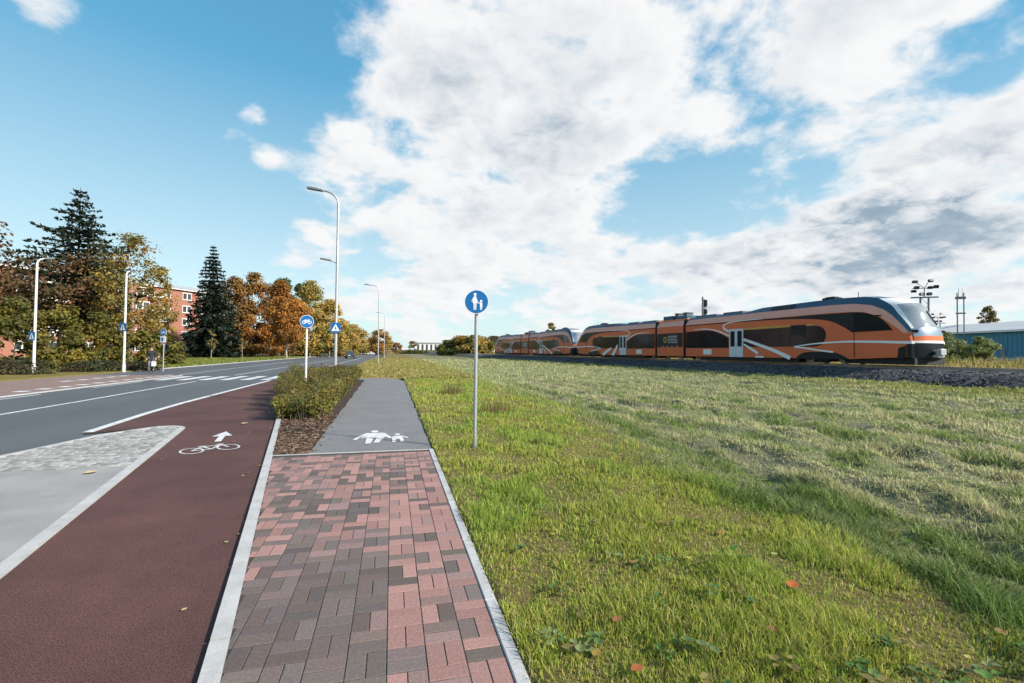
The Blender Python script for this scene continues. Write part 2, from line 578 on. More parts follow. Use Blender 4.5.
def spaced(fine, lo, hi, k=1.12):
    a = list(fine)
    st = fine[-1] - fine[-2]
    x = fine[-1]
    while x < hi:
        st *= k; x += st; a.append(x)
    st = fine[1] - fine[0]; x = fine[0]; pre = []
    while x > lo:
        st *= k; x -= st; pre.append(x)
    return np.array(pre[::-1] + a)


xs = spaced(np.arange(0.66, 20.0, 0.13), -1e9 * 0 + 0.5, 2500)
xs = xs[xs > 0.65]
xl = spaced(np.arange(-34.0, -17.3, 0.6), -2500, -17.4)
xl = xl[xl < -17.32]
xs = np.concatenate([xl, [-17.32, -17.28, -12.0, -8, -5, -3.52, -3.48, -2, -0.6, 0.2, 0.64], xs])
ys = spaced(np.arange(-2.0, 28.9, 0.16), -300, 28.9)
ys = np.concatenate([ys[ys < 28.97], [28.98, 29.02], spaced(np.arange(29.3, 40, 0.3), 29.2, 3000)])
ys = np.unique(ys)
GX, GY = np.meshgrid(xs, ys, indexing='ij')
GZ = terrain_z(GX, GY)
V = np.stack([GX, GY, GZ], -1).reshape(-1, 3)
nx, ny = len(xs), len(ys)
I = np.arange(nx * ny).reshape(nx, ny)
quads = np.stack([I[:-1, :-1], I[1:, :-1], I[1:, 1:], I[:-1, 1:]], -1).reshape(-1, 4)


def ground_cols(X, Y):
    X = np.asarray(X, float); Y = np.asarray(Y, float)
    e = strip_edge(Y)
    fld = sstep(-0.1, 0.7, X - e)[..., None]
    a = vfbm(X * 1.7, Y * 1.3)[..., None]; b = vfbm(X * 6 + 3, Y * 5)[..., None]
    st = vfbm(X * 1.6 + 0.08 * Y, Y * 0.16 + 7)[..., None]
    strip = np.array([.19, .14, .07]) * (1 - a) + np.array([.15, .14, .045]) * a
    field = np.array([.20, .18, .13]) * (1 - st) + np.array([.14, .16, .075]) * st
    far = sstep(-12, -5, track_off(X, Y))[..., None]
    field = field * (1 - far) + np.array([.085, .085, .02]) * far
    beyond = sstep(1.2, 2.5, track_off(X, Y))[..., None]
    field = field * (1 - beyond) + np.array([.20, .16, .055]) * beyond
    c = strip * (1 - fld) + field * fld
    verge = (X < -3.4)[..., None] & (X > -30)[..., None]
    c = np.where(verge, np.array([.085, .105, .025]), c)
    dry = (sstep(18, 26, Y) * sstep(3.0, 0.5, X) * sstep(60, 40, Y))[..., None]
    c = c * (1 - .7 * dry) + np.array([.20, .15, .05]) * .7 * dry
    return c * (0.75 + 0.5 * b)


gm = leafmat('ground_soil', 0.0, 0.95, 0.1)
_t = gm.node_tree
_co = _t.nodes.new('ShaderNodeTexCoord').outputs['Object']
_n = _t.nodes.new('ShaderNodeTexNoise'); _n.inputs['Scale'].default_value = 22; _n.inputs['Detail'].default_value = 7; _n.inputs['Roughness'].default_value = .75
_t.links.new(_co, _n.inputs[0])
_r2 = _t.nodes.new('ShaderNodeMapRange'); _r2.inputs[1].default_value = .3; _r2.inputs[2].default_value = .7; _r2.inputs[3].default_value = .45; _r2.inputs[4].default_value = 1.6
_t.links.new(_n.outputs[0], _r2.inputs[0])
_m = _t.nodes.new('ShaderNodeMix'); _m.data_type = 'RGBA'; _m.blend_type = 'MULTIPLY'; _m.inputs[0].default_value = 1
_a = next(x for x in _t.nodes if x.type == 'ATTRIBUTE')
_t.links.new(_a.outputs['Color'], _m.inputs[6]); _t.links.new(_r2.outputs[0], _m.inputs[7]); _t.links.new(_m.outputs[2], _t.nodes['Principled BSDF'].inputs['Base Color'])
_bp = _t.nodes.new('ShaderNodeBump'); _bp.inputs['Strength'].default_value = .8; _bp.inputs['Distance'].default_value = .04
_t.links.new(_n.outputs[0], _bp.inputs['Height']); _t.links.new(_bp.outputs[0], _t.nodes['Principled BSDF'].inputs['Normal'])
ter = raw_mesh('ground', V, quads.ravel(), np.full(len(quads), 4), 'ground_soil', cols=ground_cols(V[:, 0], V[:, 1]), smooth=True)
struct(ter)

# ------------------------------------------------------------------ road, paths, kerbs, markings
kx = lambda Y: -0.31 - 0.18 * Y            # right edge of the raised kerb (its left edge is 0.1 further)
Z_ROAD, Z_BIKE, Z_ISL = -0.042, -0.026, -0.008
road = MB()
road.sheet([(-17.3, 32.5), (-12.0, 32.5), (-12.0, -60), (-1.0, -60), (-1.0, 29.0), (-3.5, 29.0), (-3.5, 600), (-17.3, 600)], Z_ROAD)
struct(road.build('road', 'asphalt_road'))
pv = MB().sheet([(-17.28, 32.4), (-12.15, 32.4), (-12.15, -60), (-17.28, -60)], -0.02)
struct(pv.build('pavement', 'paving_red'))
bike = MB()
bl = [(-0.9, -3), (-1.85, 0), (-2.62, 4.1), (-3.97, 10.66), (-4.3, 11.2), (-4.7, 11.15), (-5.55, 10.5), (-5.62, 10.83), (-5.85, 13.5), (-5.98, 16), (-6.1, 26.8), (-5.9, 27.4)]
br = [(kx(27.4) - .1 + .2, 27.4), (kx(20) - .1, 20), (kx(10) - .1, 10), (kx(0) - .1, 0), (kx(-3) - .1, -3)]
bike.sheet(bl + br, Z_BIKE)
struct(bike.build('bike_path', 'asphalt_red'))

# traffic island: concrete edging, smooth slab, rough stone setts
isl_edge_r = [(-1.8, -0.1), (-2.62, 4.15), (-3.3, 7.42), (-3.97, 10.66)]
tip = [(-4.03, 10.92), (-4.16, 11.1), (-4.36, 11.2), (-4.6, 11.16)]
isl_edge_l = [(-4.9, 10.75), (-5.19, 10.25), (-5.45, 8.9), (-5.75, 7.6), (-7.0, 4.0), (-8.5, -0.1)]
outer = isl_edge_r + tip + isl_edge_l


def inset(poly, d):
    n = len(poly); out = []
    for i in range(n):
        a, b, c = Vector(poly[i - 1]), Vector(poly[i]), Vector(poly[(i + 1) % n])
        t = ((b - a).normalized() + (c - b).normalized())
        t = t.normalized() if t.length > 1e-6 else (c - b).normalized()
        out.append((b.x - t.y * d, b.y + t.x * d))
    return out


inner = inset(outer, 0.11)
base = MB().prism(outer, (0, 0, -0.3), (1, 0, 0), (0, 1, 0), (0, 0, 0.3 + Z_ISL - 0.012))
isl = empty('traffic_island', (0, 0, 0))
struct(isl)
base.build('island_base', 'cobble_base', isl)
ed = MB()
for i in range(len(outer) - 1):
    a, b, c, d2 = outer[i], outer[i + 1], inner[i + 1], inner[i]
    ed.prism([a, b, c, d2], (0, 0, Z_ISL - 0.2), (1, 0, 0), (0, 1, 0), (0, 0, 0.205))
ed.build('edging', 'concrete_kerb', isl)
Ysp = 7.45
slab_poly = [(-1.93, 0.0), (-2.74, 4.15), (-3.42, Ysp), (-5.68, Ysp), (-6.9, 4.0), (-8.4, 0.0)]
MB().prism(slab_poly, (0, 0, Z_ISL - 0.1), (1, 0, 0), (0, 1, 0), (0, 0, 0.1)).build('slab', 'concrete_slab', isl)


def in_poly(x, y, poly):
    c = False; j = len(poly) - 1
    for i in range(len(poly)):
        xi, yi = poly[i]; xj, yj = poly[j]
        if (yi > y) != (yj > y) and x < (xj - xi) * (y - yi) / (yj - yi) + xi: c = not c
        j = i
    return c


setts = MB()
yy = Ysp + 0.06; row = 0
while yy < 11.2:
    xx = -6.0 + (row % 2) * 0.09 + random.uniform(0, .05)
    while xx < -3.2:
        w = random.uniform(0.095, 0.14)
        if in_poly(xx + w / 2, yy + .05, inner):
            g = random.uniform(0.17, 0.32)
            setts.cur = (g * 0.98, g * 1.0, g * 1.03)
            setts.box((xx + w / 2, yy + .05, Z_ISL - .035 + random.uniform(-.008, .008)), (w - .012, .094, .08), random.uniform(-.05, .05), 0.012)
        xx += w
    yy += 0.104; row += 1
setts.build('stone_setts', 'stone_col', isl, cols=True)

# raised kerb of one metre stones along the brick path and the shrub bed
kerb = MB()
y = -2.0
k_ang = math.atan(0.18)
while y < 29:
    y2 = y + 0.985
    gap = 0.010
    kerb.prism([(kx(y + gap), y + gap), (kx(y2 - gap), y2 - gap), (kx(y2 - gap) - .098, y2 - gap - .0), (kx(y + gap) - .098, y + gap)], (0, 0, -0.3), (1, 0, 0), (0, 1, 0), (0, 0, 0.308 + random.uniform(-.003, .003)))
    y = y2
struct(kerb.build('kerb', 'concrete_kerb'))
edg = MB()
y = -2.0
while y < 7.7:
    y2 = min(y + 1.0, 7.80)
    edg.box((0.64, (y + y2) / 2, -0.1 + random.uniform(0, .004)), (0.072, y2 - y - .006, 0.21), 0, 0.006)
    y = y2
edg.box(((kx(7.78) + 0.6) / 2, 7.79, -0.1), (0.6 - kx(7.78), 0.05, 0.20), 0, 0.004)
struct(edg.build('path_edging', 'concrete_kerb'))
lk = MB()
y = -20
while y < 60:
    if not 33 < y < 33.9 and y < 32:
        lk.box((-12.07, y + .5, -0.1), (0.14, 0.985, 0.18), 0, 0.01)
    y += 1.0
for yk in range(42, 160):
    lk.box((-17.38, yk + .5, -0.08), (0.15, 0.985, 0.2), 0, 0.01)
    lk.box((-3.44, yk + .5, -0.08), (0.15, 0.985, 0.18), 0, 0.01)
struct(lk.build('road_kerb', 'concrete_kerb'))

# brick paving: 10 x 20 cm bricks in pairs, pinkish red and grey brown
bb = MB()
bb.sheet([(0.602, -2), (0.602, 7.77), (kx(7.77), 7.77), (kx(-2), -2)], -0.0035)
struct(bb.build('path_bed', 'joint_sand'))
bricks = MB()
red = np.array([0.300, 0.172, 0.157]); gry = np.array([0.124, 0.101, 0.095]); mid = np.array([0.225, 0.150, 0.143])
for i in range(-11, 3):
    for j in range(-24, 24):
        x0 = 0.2 * i; y0 = 2.83 + 0.2 * j
        if y0 > 7.73 or y0 < -1.5: continue
        ver = (i + j) % 2 != 0
        for k in (0, 1):
            bx = x0 + (0.05 + 0.1 * k if ver else 0.1); by = y0 + (0.1 if ver else 0.05 + 0.1 * k)
            w, l = (0.1, 0.2) if ver else (0.2, 0.1)
            w -= 0.0055; l -= 0.0055
            xa, xb, ya, yb = bx - w / 2, bx + w / 2, by - l / 2, by + l / 2
            yb = min(yb, 7.758)
            xa = max(xa, kx((ya + yb) / 2) + .003)
            if xb - xa < 0.02 or yb - ya < 0.02: continue
            nz = float(vfbm(bx * 1.3 + 5, by * 0.9 + 2, 2))
            pg = 0.24 + 0.62 * float(sstep(0.05, -0.10, bx - 0.02 * (by - 3))) * float(sstep(4.6, 3.2, by)) + 0.5 * (nz - .5)
            if bx < 0: pg += 0.12
            u = random.random()
            if u < pg: c = gry * random.uniform(.75, 1.25) * np.array([random.uniform(.95, 1.12), 1, random.uniform(.95, 1.08)])
            elif u < pg + .16: c = mid * random.uniform(.85, 1.15)
            else: c = red * random.uniform(.82, 1.16)
            bricks.cur = tuple(c)
            bricks.box(((xa + xb) / 2, (ya + yb) / 2, -0.03 + random.uniform(-.0016, .0016)), (xb - xa, yb - ya, 0.06), random.uniform(-.006, .006), 0.0022)
bm = bpy.data.materials.new('brick_face'); bm.use_nodes = True
_t = bm.node_tree; _b = _t.nodes['Principled BSDF']; _b.inputs['Roughness'].default_value = .82; _b.inputs['Specular IOR Level'].default_value = .35
_a = _t.nodes.new('ShaderNodeAttribute'); _a.attribute_name = 'col'
_co = _t.nodes.new('ShaderNodeTexCoord').outputs['Object']
_n = _t.nodes.new('ShaderNodeTexNoise'); _n.inputs['Scale'].default_value = 60; _n.inputs['Detail'].default_value = 5; _n.inputs['Roughness'].default_value = .75
_t.links.new(_co, _n.inputs[0])
_r2 = _t.nodes.new('ShaderNodeMapRange'); _r2.inputs[1].default_value = .25; _r2.inputs[2].default_value = .75; _r2.inputs[3].default_value = .6; _r2.inputs[4].default_value = 1.4
_t.links.new(_n.outputs[0], _r2.inputs[0])
_m = _t.nodes.new('ShaderNodeMix'); _m.data_type = 'RGBA'; _m.blend_type = 'MULTIPLY'; _m.inputs[0].default_value = 1
_t.links.new(_a.outputs['Color'], _m.inputs[6]); _t.links.new(_r2.outputs[0], _m.inputs[7]); _t.links.new(_m.outputs[2], _b.inputs['Base Color'])
_bp = _t.nodes.new('ShaderNodeBump'); _bp.inputs['Strength'].default_value = .35; _bp.inputs['Distance'].default_value = .006
_t.links.new(_n.outputs[0], _bp.inputs['Height']); _t.links.new(_bp.outputs[0], _b.inputs['Normal'])
MATS['brick_face'] = bm
struct(bricks.build('brick_path', 'brick_face', cols=True))

# asphalt footpath beyond the bricks, its edge a little ragged
ap = MB()
ysx = np.linspace(7.815, 27.0, 60)
Rr = [(0.655 + 0.03 * math.sin(3.1 * v) * random.random() - (0.35 * max(0, (v - 25.2) / 1.8) ** 2), v) for v in ysx]
Ll = [(-1.22 + 0.03 * math.sin(2.3 * v) * random.random() - 0.01 * (v - 8), v) for v in ysx]
ap.sheet(Rr + [(0.0, 28.2), (-2.5, 28.6), (-5.0, 28.6), (-5.2, 26.6), (-2.0, 26.4)] + Ll[::-1], -0.004)
struct(ap.build('footpath', 'asphalt_path'))

# mulch bed
bed_poly = [(kx(7.83), 7.83), (-1.24, 7.83)] + [(-1.22 - 0.01 * (v - 8), v) for v in (10, 14, 18, 22, 26.4)] + [(-2, 26.4), (kx(26.4), 26.4)]
struct(MB().sheet(bed_poly, -0.03).build('mulch_bed', 'mulch_soil'))
chips = MB()
for k in range(5200):
    v = 7.83 + 4.6 * random.random() ** 1.2
    a, b = kx(v) + .01, -1.24
    u = random.uniform(a, b + (0.12 if random.random() < .06 else 0))
    g = random.choice([(.10, .06, .045), (.06, .04, .03), (.15, .10, .075), (.03, .022, .018), (.22, .16, .12)])
    f_ = random.uniform(.7, 1.3)
    chips.cur = tuple(c * f_ for c in g)
    chips.box((u, v, random.uniform(-.03, .012)), (random.uniform(.025, .08), random.uniform(.012, .03), .008), random.uniform(0, PI), 0, random.uniform(-.5, .5))
tag(chips.build('bark_chips', 'chip', cols=True), kind='stuff', label='dark bark chips covering the planting bed', cat='mulch')

# painted lines
ln = MB()
stroke_quads(ln, [(-5.58, 10.7), (-5.85, 13.5), (-5.98, 16), (-6.05, 21), (-6.1, 26.8)], 0.17, Z_ROAD + .0205)
stroke_quads(ln, [(-9.0, -20), (-9.04, 14), (-9.08, 17), (-9.2, 20), (-9.4, 26.6)], 0.12, Z_ROAD + .004)
stroke_quads(ln, [(-9.4, 32.5), (-9.6, 60), (-9.6, 400)], 0.12, Z_ROAD + .004)
stroke_quads(ln, [(-11.62, -20), (-11.62, 19.6)], 0.11, Z_ROAD + .004)
stroke_quads(ln, [(-11.66, 22.6), (-11.7, 26.6)], 0.10, Z_ROAD + .004)
stroke_quads(ln, [(-12.6, 33.0), (-13.2, 70)], 0.12, Z_ROAD + .004)
stroke_quads(ln, [(-6.1, 36), (-6.2, 110)], 0.12, Z_ROAD + .004)
for k in range(6):                                        # zebra crossing
    xc = -6.55 - k * 0.98
    ln.sheet([(xc - .25, 27.6), (xc + .25, 27.6), (xc + .25, 31.4), (xc - .25, 31.4)], Z_ROAD + .004)
struct(ln.build('road_marking', 'road_paint'))
dk = MB()                                                 # white blocks along the far pavement
for k in range(11):
    yk = 20.4 + k * 1.15
    dk.sheet([(-13.0, yk), (-12.6, yk), (-12.6, yk + .55), (-13.0, yk + .55)], -0.014)
for k in range(5):
    yk = 26.2 + k * 1.2
    dk.sheet([(-14.9, yk), (-14.6, yk), (-14.6, yk + .8), (-14.9, yk + .8)], -0.014)
struct(dk.build('pavement_marking', 'road_paint'))

bs = MB()                                                 # bicycle and arrow on the red path
zb = Z_BIKE + .005


def ring(mb, c, ax, ay, rx, ry, w, z, n=28):
    for k in range(n):
        q = []
        for t, rr in ((k, 1), (k + 1, 1), (k + 1, 0), (k, 0)):
            th = 2 * PI * t / n
            ex = (rx - (0 if rr else w)) * math.cos(th); ey = (ry - (0 if rr else w)) * math.sin(th)
            q.append((c[0] + ax[0] * ex + ay[0] * ey, c[1] + ax[1] * ex + ay[1] * ey))
        mb.sheet(q, z)


AX = Vector((0.455, 0.235)).normalized(); AY = Vector((-AX.y, AX.x))
cA, cB = Vector((-3.03, 8.47)), Vector((-2.585, 8.71))
for c in (cA, cB):
    ring(bs, c, AX, AY, .165, .25, .028, zb)


def bseg(a, b, w=.034):
    bs_pts = [tuple(Vector(a)), tuple(Vector(b))]
    stroke_quads(bs, bs_pts, w, zb + .0005 * (len(bs.f) % 7 + 1))


cr = cA.lerp(cB, .52) - AY * .03
seat = cA.lerp(cB, .36) + AY * .27
head = cA.lerp(cB, .86) + AY * .30
bseg(cA, cr); bseg(cA, seat); bseg(seat, cr); bseg(cr, head); bseg(seat + AY * -.03, head + AY * -.03); bseg(cB, head + AY * .06)
bseg(seat - AX * .06 + AY * .03, seat + AX * .06 + AY * .03, .035); bseg(head - AX * .05 + AY * .06, head + AX * .07 + AY * .06, .03)
st0 = Vector((-2.915, 9.25)); dr = Vector((-0.18, 0.98)).normalized(); pr_ = Vector((dr.y, -dr.x))
bs.sheet([tuple(st0 - pr_ * .05), tuple(st0 + pr_ * .05), tuple(st0 + pr_ * .05 + dr * .6), tuple(st0 - pr_ * .05 + dr * .6)], zb)
bs.sheet([tuple(st0 - pr_ * .165 + dr * .56), tuple(st0 + pr_ * .165 + dr * .56), tuple(st0 + dr * 1.1)], zb + .001)
struct(bs.build('bicycle_marking', 'road_paint'))


def disc(mb, c, rx, ry, z, n=18):
    mb.sheet([(c[0] + rx * math.cos(2 * PI * k / n), c[1] + ry * math.sin(2 * PI * k / n)) for k in range(n)], z)


wk = MB()                                                 # adult holding a child's hand on the footpath
z0 = 0.002
disc(wk, (-0.30, 9.68), .07, .13, z0)
wk.sheet([(-.46, 9.5), (-.14, 9.5), (-.08, 9.05), (-.52, 8.95)], z0)
wk.sheet([(-.42, 8.97), (-.29, 8.98), (-.33, 8.45), (-.42, 8.45)], z0 + .001)
wk.sheet([(-.24, 8.99), (-.10, 9.02), (-.20, 8.5), (-.28, 8.5)], z0 + .001)
stroke_quads(wk, [(-.42, 9.45), (-.55, 9.1), (-.62, 8.82)], [.09, .08, .06], z0 + .0015)
stroke_quads(wk, [(-.15, 9.45), (-.05, 9.1), (.0, 8.9), (.07, 8.88)], [.09, .08, .06, .05], z0 + .0015)
disc(wk, (.13, 9.28), .05, .09, z0)
wk.sheet([(.05, 9.12), (.2, 9.12), (.23, 8.8), (.03, 8.8)], z0)
wk.sheet([(.03, 8.82), (.10, 8.82), (.09, 8.5), (.03, 8.5)], z0 + .001)
wk.sheet([(.16, 8.82), (.23, 8.82), (.23, 8.5), (.17, 8.5)], z0 + .001)
stroke_quads(wk, [(.2, 9.08), (.27, 8.95), (.31, 8.85)], [.05, .045, .04], z0 + .0015)
stroke_quads(wk, [(.07, 9.0), (.0, 8.9)], [.05, .04], z0 + .002)
struct(wk.build('pedestrian_marking', 'road_paint'))
# ------------------------------------------------------------------ grass
def blade_mesh(name, X, Y, Z, H, Wd, lean, cols, m='grass_blade'):
    n = len(X)
    az = rng.uniform(0, 2 * PI, n); la = rng.uniform(0, 2 * PI, n)
    px, py = np.cos(az) * Wd / 2, np.sin(az) * Wd / 2
    lx, ly = np.cos(la) * lean * H, np.sin(la) * lean * H
    up = np.sqrt(np.maximum(0.05, 1 - lean ** 2 * .8)) * H
    V = np.zeros((n, 5, 3))
    V[:, 0] = np.stack([X - px, Y - py, Z - .015], 1)
    V[:, 1] = np.stack([X + px, Y + py, Z - .015], 1)
    V[:, 2] = np.stack([X + px * .75 + lx * .35, Y + py * .75 + ly * .35, Z + up * .58], 1)
    V[:, 3] = np.stack([X - px * .75 + lx * .35, Y - py * .75 + ly * .35, Z + up * .58], 1)
    V[:, 4] = np.stack([X + lx, Y + ly, Z + up], 1)
    b = np.arange(n)[:, None] * 5
    loops = np.concatenate([b + np.array([[0, 1, 2, 3]]), b + np.array([[3, 2, 4]])], 1).ravel()
    sizes = np.tile([4, 3], n)
    C = np.repeat(np.clip(cols, 0.004, 1), 5, 0)
    o = raw_mesh(name, V.reshape(-1, 3), loops, sizes, m, cols=C)
    o['kind'] = 'stuff'
    return o


def polar(n, r0, r1, a0, a1):
    r = np.exp(rng.uniform(math.log(r0), math.log(r1), n))
    a = rng.uniform(a0, a1, n)
    return r * np.sin(a), r * np.cos(a), r


def pick(n, cols, w):
    i = rng.choice(len(cols), n, p=np.array(w) / sum(w))
    return np.array(cols)[i] * rng.uniform(.7, 1.3, (n, 1))


# strip beside the path: yellow green, thin and tufty, brown earth between
X, Y, R = polar(480000, 1.2, 75, rad(-3), rad(80))
e = strip_edge(Y)
cl = vfbm(X * 2.2, Y * 1.9, 4)
near = (X > 0.69 + rng.uniform(-.03, .03, len(X))) & (X < e + rng.normal(0, 1, len(X)) * (.12 + .022 * R))
keep = near & (rng.random(len(X)) < np.clip(sstep(.28, .58, cl) + .42, 0, 1) * (0.7 + .3 * sstep(.68, 1.3, X)))
Xs, Ys, Rs, cs = X[keep], Y[keep], R[keep], cl[keep]
n = len(Xs)
big = vfbm(Xs * .8 + 3, Ys * .6 + 8, 3)
c = pick(n, [(.38, .41, .075), (.26, .36, .055), (.52, .45, .19), (.42, .42, .10), (.28, .20, .10)], [4, 4.4, 1.4, 2.6, .7])
green = sstep(.50, .66, big)[:, None]
c = c * (1 - .55 * green) + np.array([.22, .36, .055]) * .55 * green
H = (.024 + .062 * sstep(.35, .72, cs)) * rng.uniform(.55, 1.45, n) * (1 + .35 * green[:, 0]) * (1 + Rs * .012)
tag(blade_mesh('strip_grass', Xs, Ys, terrain_z(Xs, Ys), H, .0035 + .0011 * Rs, rng.uniform(.15, .9, n), c), 'short yellow green grass strip beside the brick path', 'grass')

# field: mown rows of lank greyish grass, dark green in the dip at its edge
X, Y, R = polar(620000, 1.6, 90, rad(2), rad(82))
e = strip_edge(Y)
t = track_off(X, Y)
row = .5 + .5 * np.sin((X + 0.05 * Y + 1.6 * (vfbm(X * .35, Y * .12) - .5)) * 2 * PI / 1.05)
cl = vfbm(X * 2.6 + 9, Y * 1.3 + 4, 4)
keep = (X > e + rng.normal(0, 1, len(X)) * (.15 + .022 * R)) & (t < -3.2) & (rng.random(len(X)) < np.clip(.42 + .9 * sstep(.28, .62, cl * .75 + .25 * row), 0, 1))
Xf, Yf, Rf, cf, ef, tf = X[keep], Y[keep], R[keep], cl[keep], e[keep], t[keep]
n = len(Xf)
swath = .5 + .5 * np.sin((Xf + 0.05 * Yf + 1.2 * (vfbm(Xf * .3 + 4, Yf * .1) - .5)) * 2 * PI / 1.9)
pale = sstep(.36, .62, .68 * vfbm(Xf * 2.2 + 31, Yf * .7 + 5, 4) + .32 * swath)[:, None]
c = pick(n, [(.26, .34, .10), (.16, .24, .06), (.34, .40, .15), (.22, .20, .12)], [3, 3, 3, 1]) * (1 - pale) + pick(n, [(.54, .52, .29), (.45, .46, .21), (.62, .55, .36), (.38, .31, .19)], [3, 3, 1.6, 1]) * pale
dip = np.exp(-(np.maximum(0, Xf - ef - .8) / .8) ** 2)[:, None] * np.exp(-np.maximum(Yf, 0) / 14)[:, None]
c = c * (1 - .9 * dip) + pick(n, [(.08, .17, .03), (.12, .20, .04), (.055, .125, .025), (.19, .22, .07)], [3, 3, 2, 1]) * .9 * dip
edge = sstep(-11, -6, tf)[:, None]
c = c * (1 - .8 * edge) + pick(n, [(.34, .35, .09), (.22, .27, .06), (.46, .40, .15)], [3, 2, 1.5]) * .8 * edge
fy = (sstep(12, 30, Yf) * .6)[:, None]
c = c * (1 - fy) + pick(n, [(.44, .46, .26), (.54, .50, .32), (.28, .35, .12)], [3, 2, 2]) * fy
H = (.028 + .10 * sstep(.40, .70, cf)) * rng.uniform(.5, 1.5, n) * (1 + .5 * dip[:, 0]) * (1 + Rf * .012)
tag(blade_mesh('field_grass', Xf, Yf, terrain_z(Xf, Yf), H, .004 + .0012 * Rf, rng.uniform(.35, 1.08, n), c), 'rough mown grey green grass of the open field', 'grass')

# verge on the far side of the road, dry verge behind the shrubs, weeds beyond the track
X = rng.uniform(-34, -17.45, 26000); Y = 41 + 70 * rng.random(26000) ** 1.3
c = pick(len(X), [(.19, .24, .05), (.14, .19, .04), (.30, .27, .08)], [4, 3, 2])
tag(blade_mesh('verge_grass', X, Y, terrain_z(X, Y), rng.uniform(.08, .25, len(X)), .05 + .0012 * Y, rng.uniform(.1, .7, len(X)), c), 'green grass verge along the far side of the road', 'grass')
X = rng.uniform(-3.4, 5.0, 30000); Y = 27.5 + 70 * rng.random(30000) ** 1.5
k_ = (Y > 28.7) | (X > .66)
X, Y = X[k_], Y[k_]
c = pick(len(X), [(.34, .29, .10), (.24, .26, .07), (.42, .33, .15)], [3, 2.4, 2.4])
tag(blade_mesh('roadside_grass', X, Y, terrain_z(X, Y), rng.uniform(.06, .18, len(X)), .025 + .0012 * Y, rng.uniform(.1, .8, len(X)), c), 'dry yellowish grass where the footpath ends by the road', 'grass')
s_ = rng.uniform(-35, 160, 42000); o_ = rng.uniform(3.6, 24, 42000)
X = P0.x + TD.x * s_ + TN.x * (o_ + 1.41); Y = P0.y + TD.y * s_ + TN.y * (o_ + 1.41)
c = pick(len(X), [(.38, .31, .13), (.28, .26, .08), (.16, .15, .05), (.20, .14, .07)], [4, 3, 1.5, 1.2])
wc = vfbm(X * .35, Y * .2, 3)
tag(blade_mesh('trackside_weeds', X, Y, terrain_z(X, Y), rng.uniform(.12, .4, len(X)) * (.5 + 2.0 * sstep(.45, .75, wc) * sstep(9, 15, o_)), .05 + .0006 * Y, rng.uniform(.1, .6, len(X)), c), 'tall yellow weeds growing beyond the railway track', 'weeds')

# ------------------------------------------------------------------ railway
def tp(s, o, z):            # s along the track, o across it from the near side of the train
    return (P0.x + TD.x * s + TN.x * o, P0.y + TD.y * s + TN.y * o, z)


bal = MB()
prof = [(-2.9, .12), (-2.35, .42), (-1.55, .72), (-.55, .86), (3.4, .86), (5.5, .7), (7.0, .55)]
ss = np.concatenate([np.arange(-40, 30, .35), np.arange(30, 100, 1.0), np.arange(100, 420, 8)])
Vb = []
for s in ss:
    for k, (o, z) in enumerate(prof):
        j = .09 if s < 60 else .05
        Vb.append(tp(s, o + random.uniform(-j, j) * (1.5 if k < 3 else 1), z + random.uniform(-j, j) * (.8 if k else .2)))
np_ = len(prof)
Fb = [(i * np_ + k, i * np_ + k + 1, (i + 1) * np_ + k + 1, (i + 1) * np_ + k) for i in range(len(ss) - 1) for k in range(np_ - 1)]
bal.add(Vb, [f[::-1] for f in Fb])
struct(bal.build('ballast_bed', 'ballast'))
st_ = MB()                                                # loose stones on the near slope
for k in range(9000):
    s = -14 + 60 * random.random() ** 1.6
    o = random.uniform(-2.8, -.3)
    z = np.interp(o, [p[0] for p in prof], [p[1] for p in prof])
    g = random.choice([.03, .045, .065, .09, .14]) * random.uniform(.8, 1.2)
    st_.cur = (g * .97, g, g * 1.07)
    w = random.uniform(.05, .11)
    st_.box(tp(s, o, z + .015), (w, w * random.uniform(.6, 1), w * .7), random.uniform(0, PI), .02, random.uniform(-.6, .6))
tag(st_.build('ballast_stones', 'stone_col', cols=True), 'grey crushed stones on the slope of the railway bed', 'ballast', kind='stuff')
tr = empty('railway_track', (0, 0, 0))
struct(tr)
rl = MB()
for o in (1.41 - .76, 1.41 + .76):
    a, b = Vector(tp(-40, o, 0)), Vector(tp(400, o, 0))
    w = TN * .035
    for dz0, dz1, ww in ((RAIL_Z - .17, RAIL_Z - .15, .07), (RAIL_Z - .15, RAIL_Z - .035, .01), (RAIL_Z - .035, RAIL_Z, .036)):
        q = TN * ww
        rl.add([a - q + Vector((0, 0, dz0)), a + q + Vector((0, 0, dz0)), b + q + Vector((0, 0, dz0)), b - q + Vector((0, 0, dz0)),
                a - q + Vector((0, 0, dz1)), a + q + Vector((0, 0, dz1)), b + q + Vector((0, 0, dz1)), b - q + Vector((0, 0, dz1))],
               [(3, 2, 1, 0), (4, 5, 6, 7), (0, 1, 5, 4), (1, 2, 6, 5), (2, 3, 7, 6), (3, 0, 4, 7)])
rl.build('rails', 'rail_steel', tr)
sl = MB()
for k in range(260):
    sl.box(tp(-40 + k * .62, 1.41, RAIL_Z - .24), (2.6, .25, .15), math.atan2(TN.y, TN.x))
sl.build('sleepers', 'sleeper', tr)

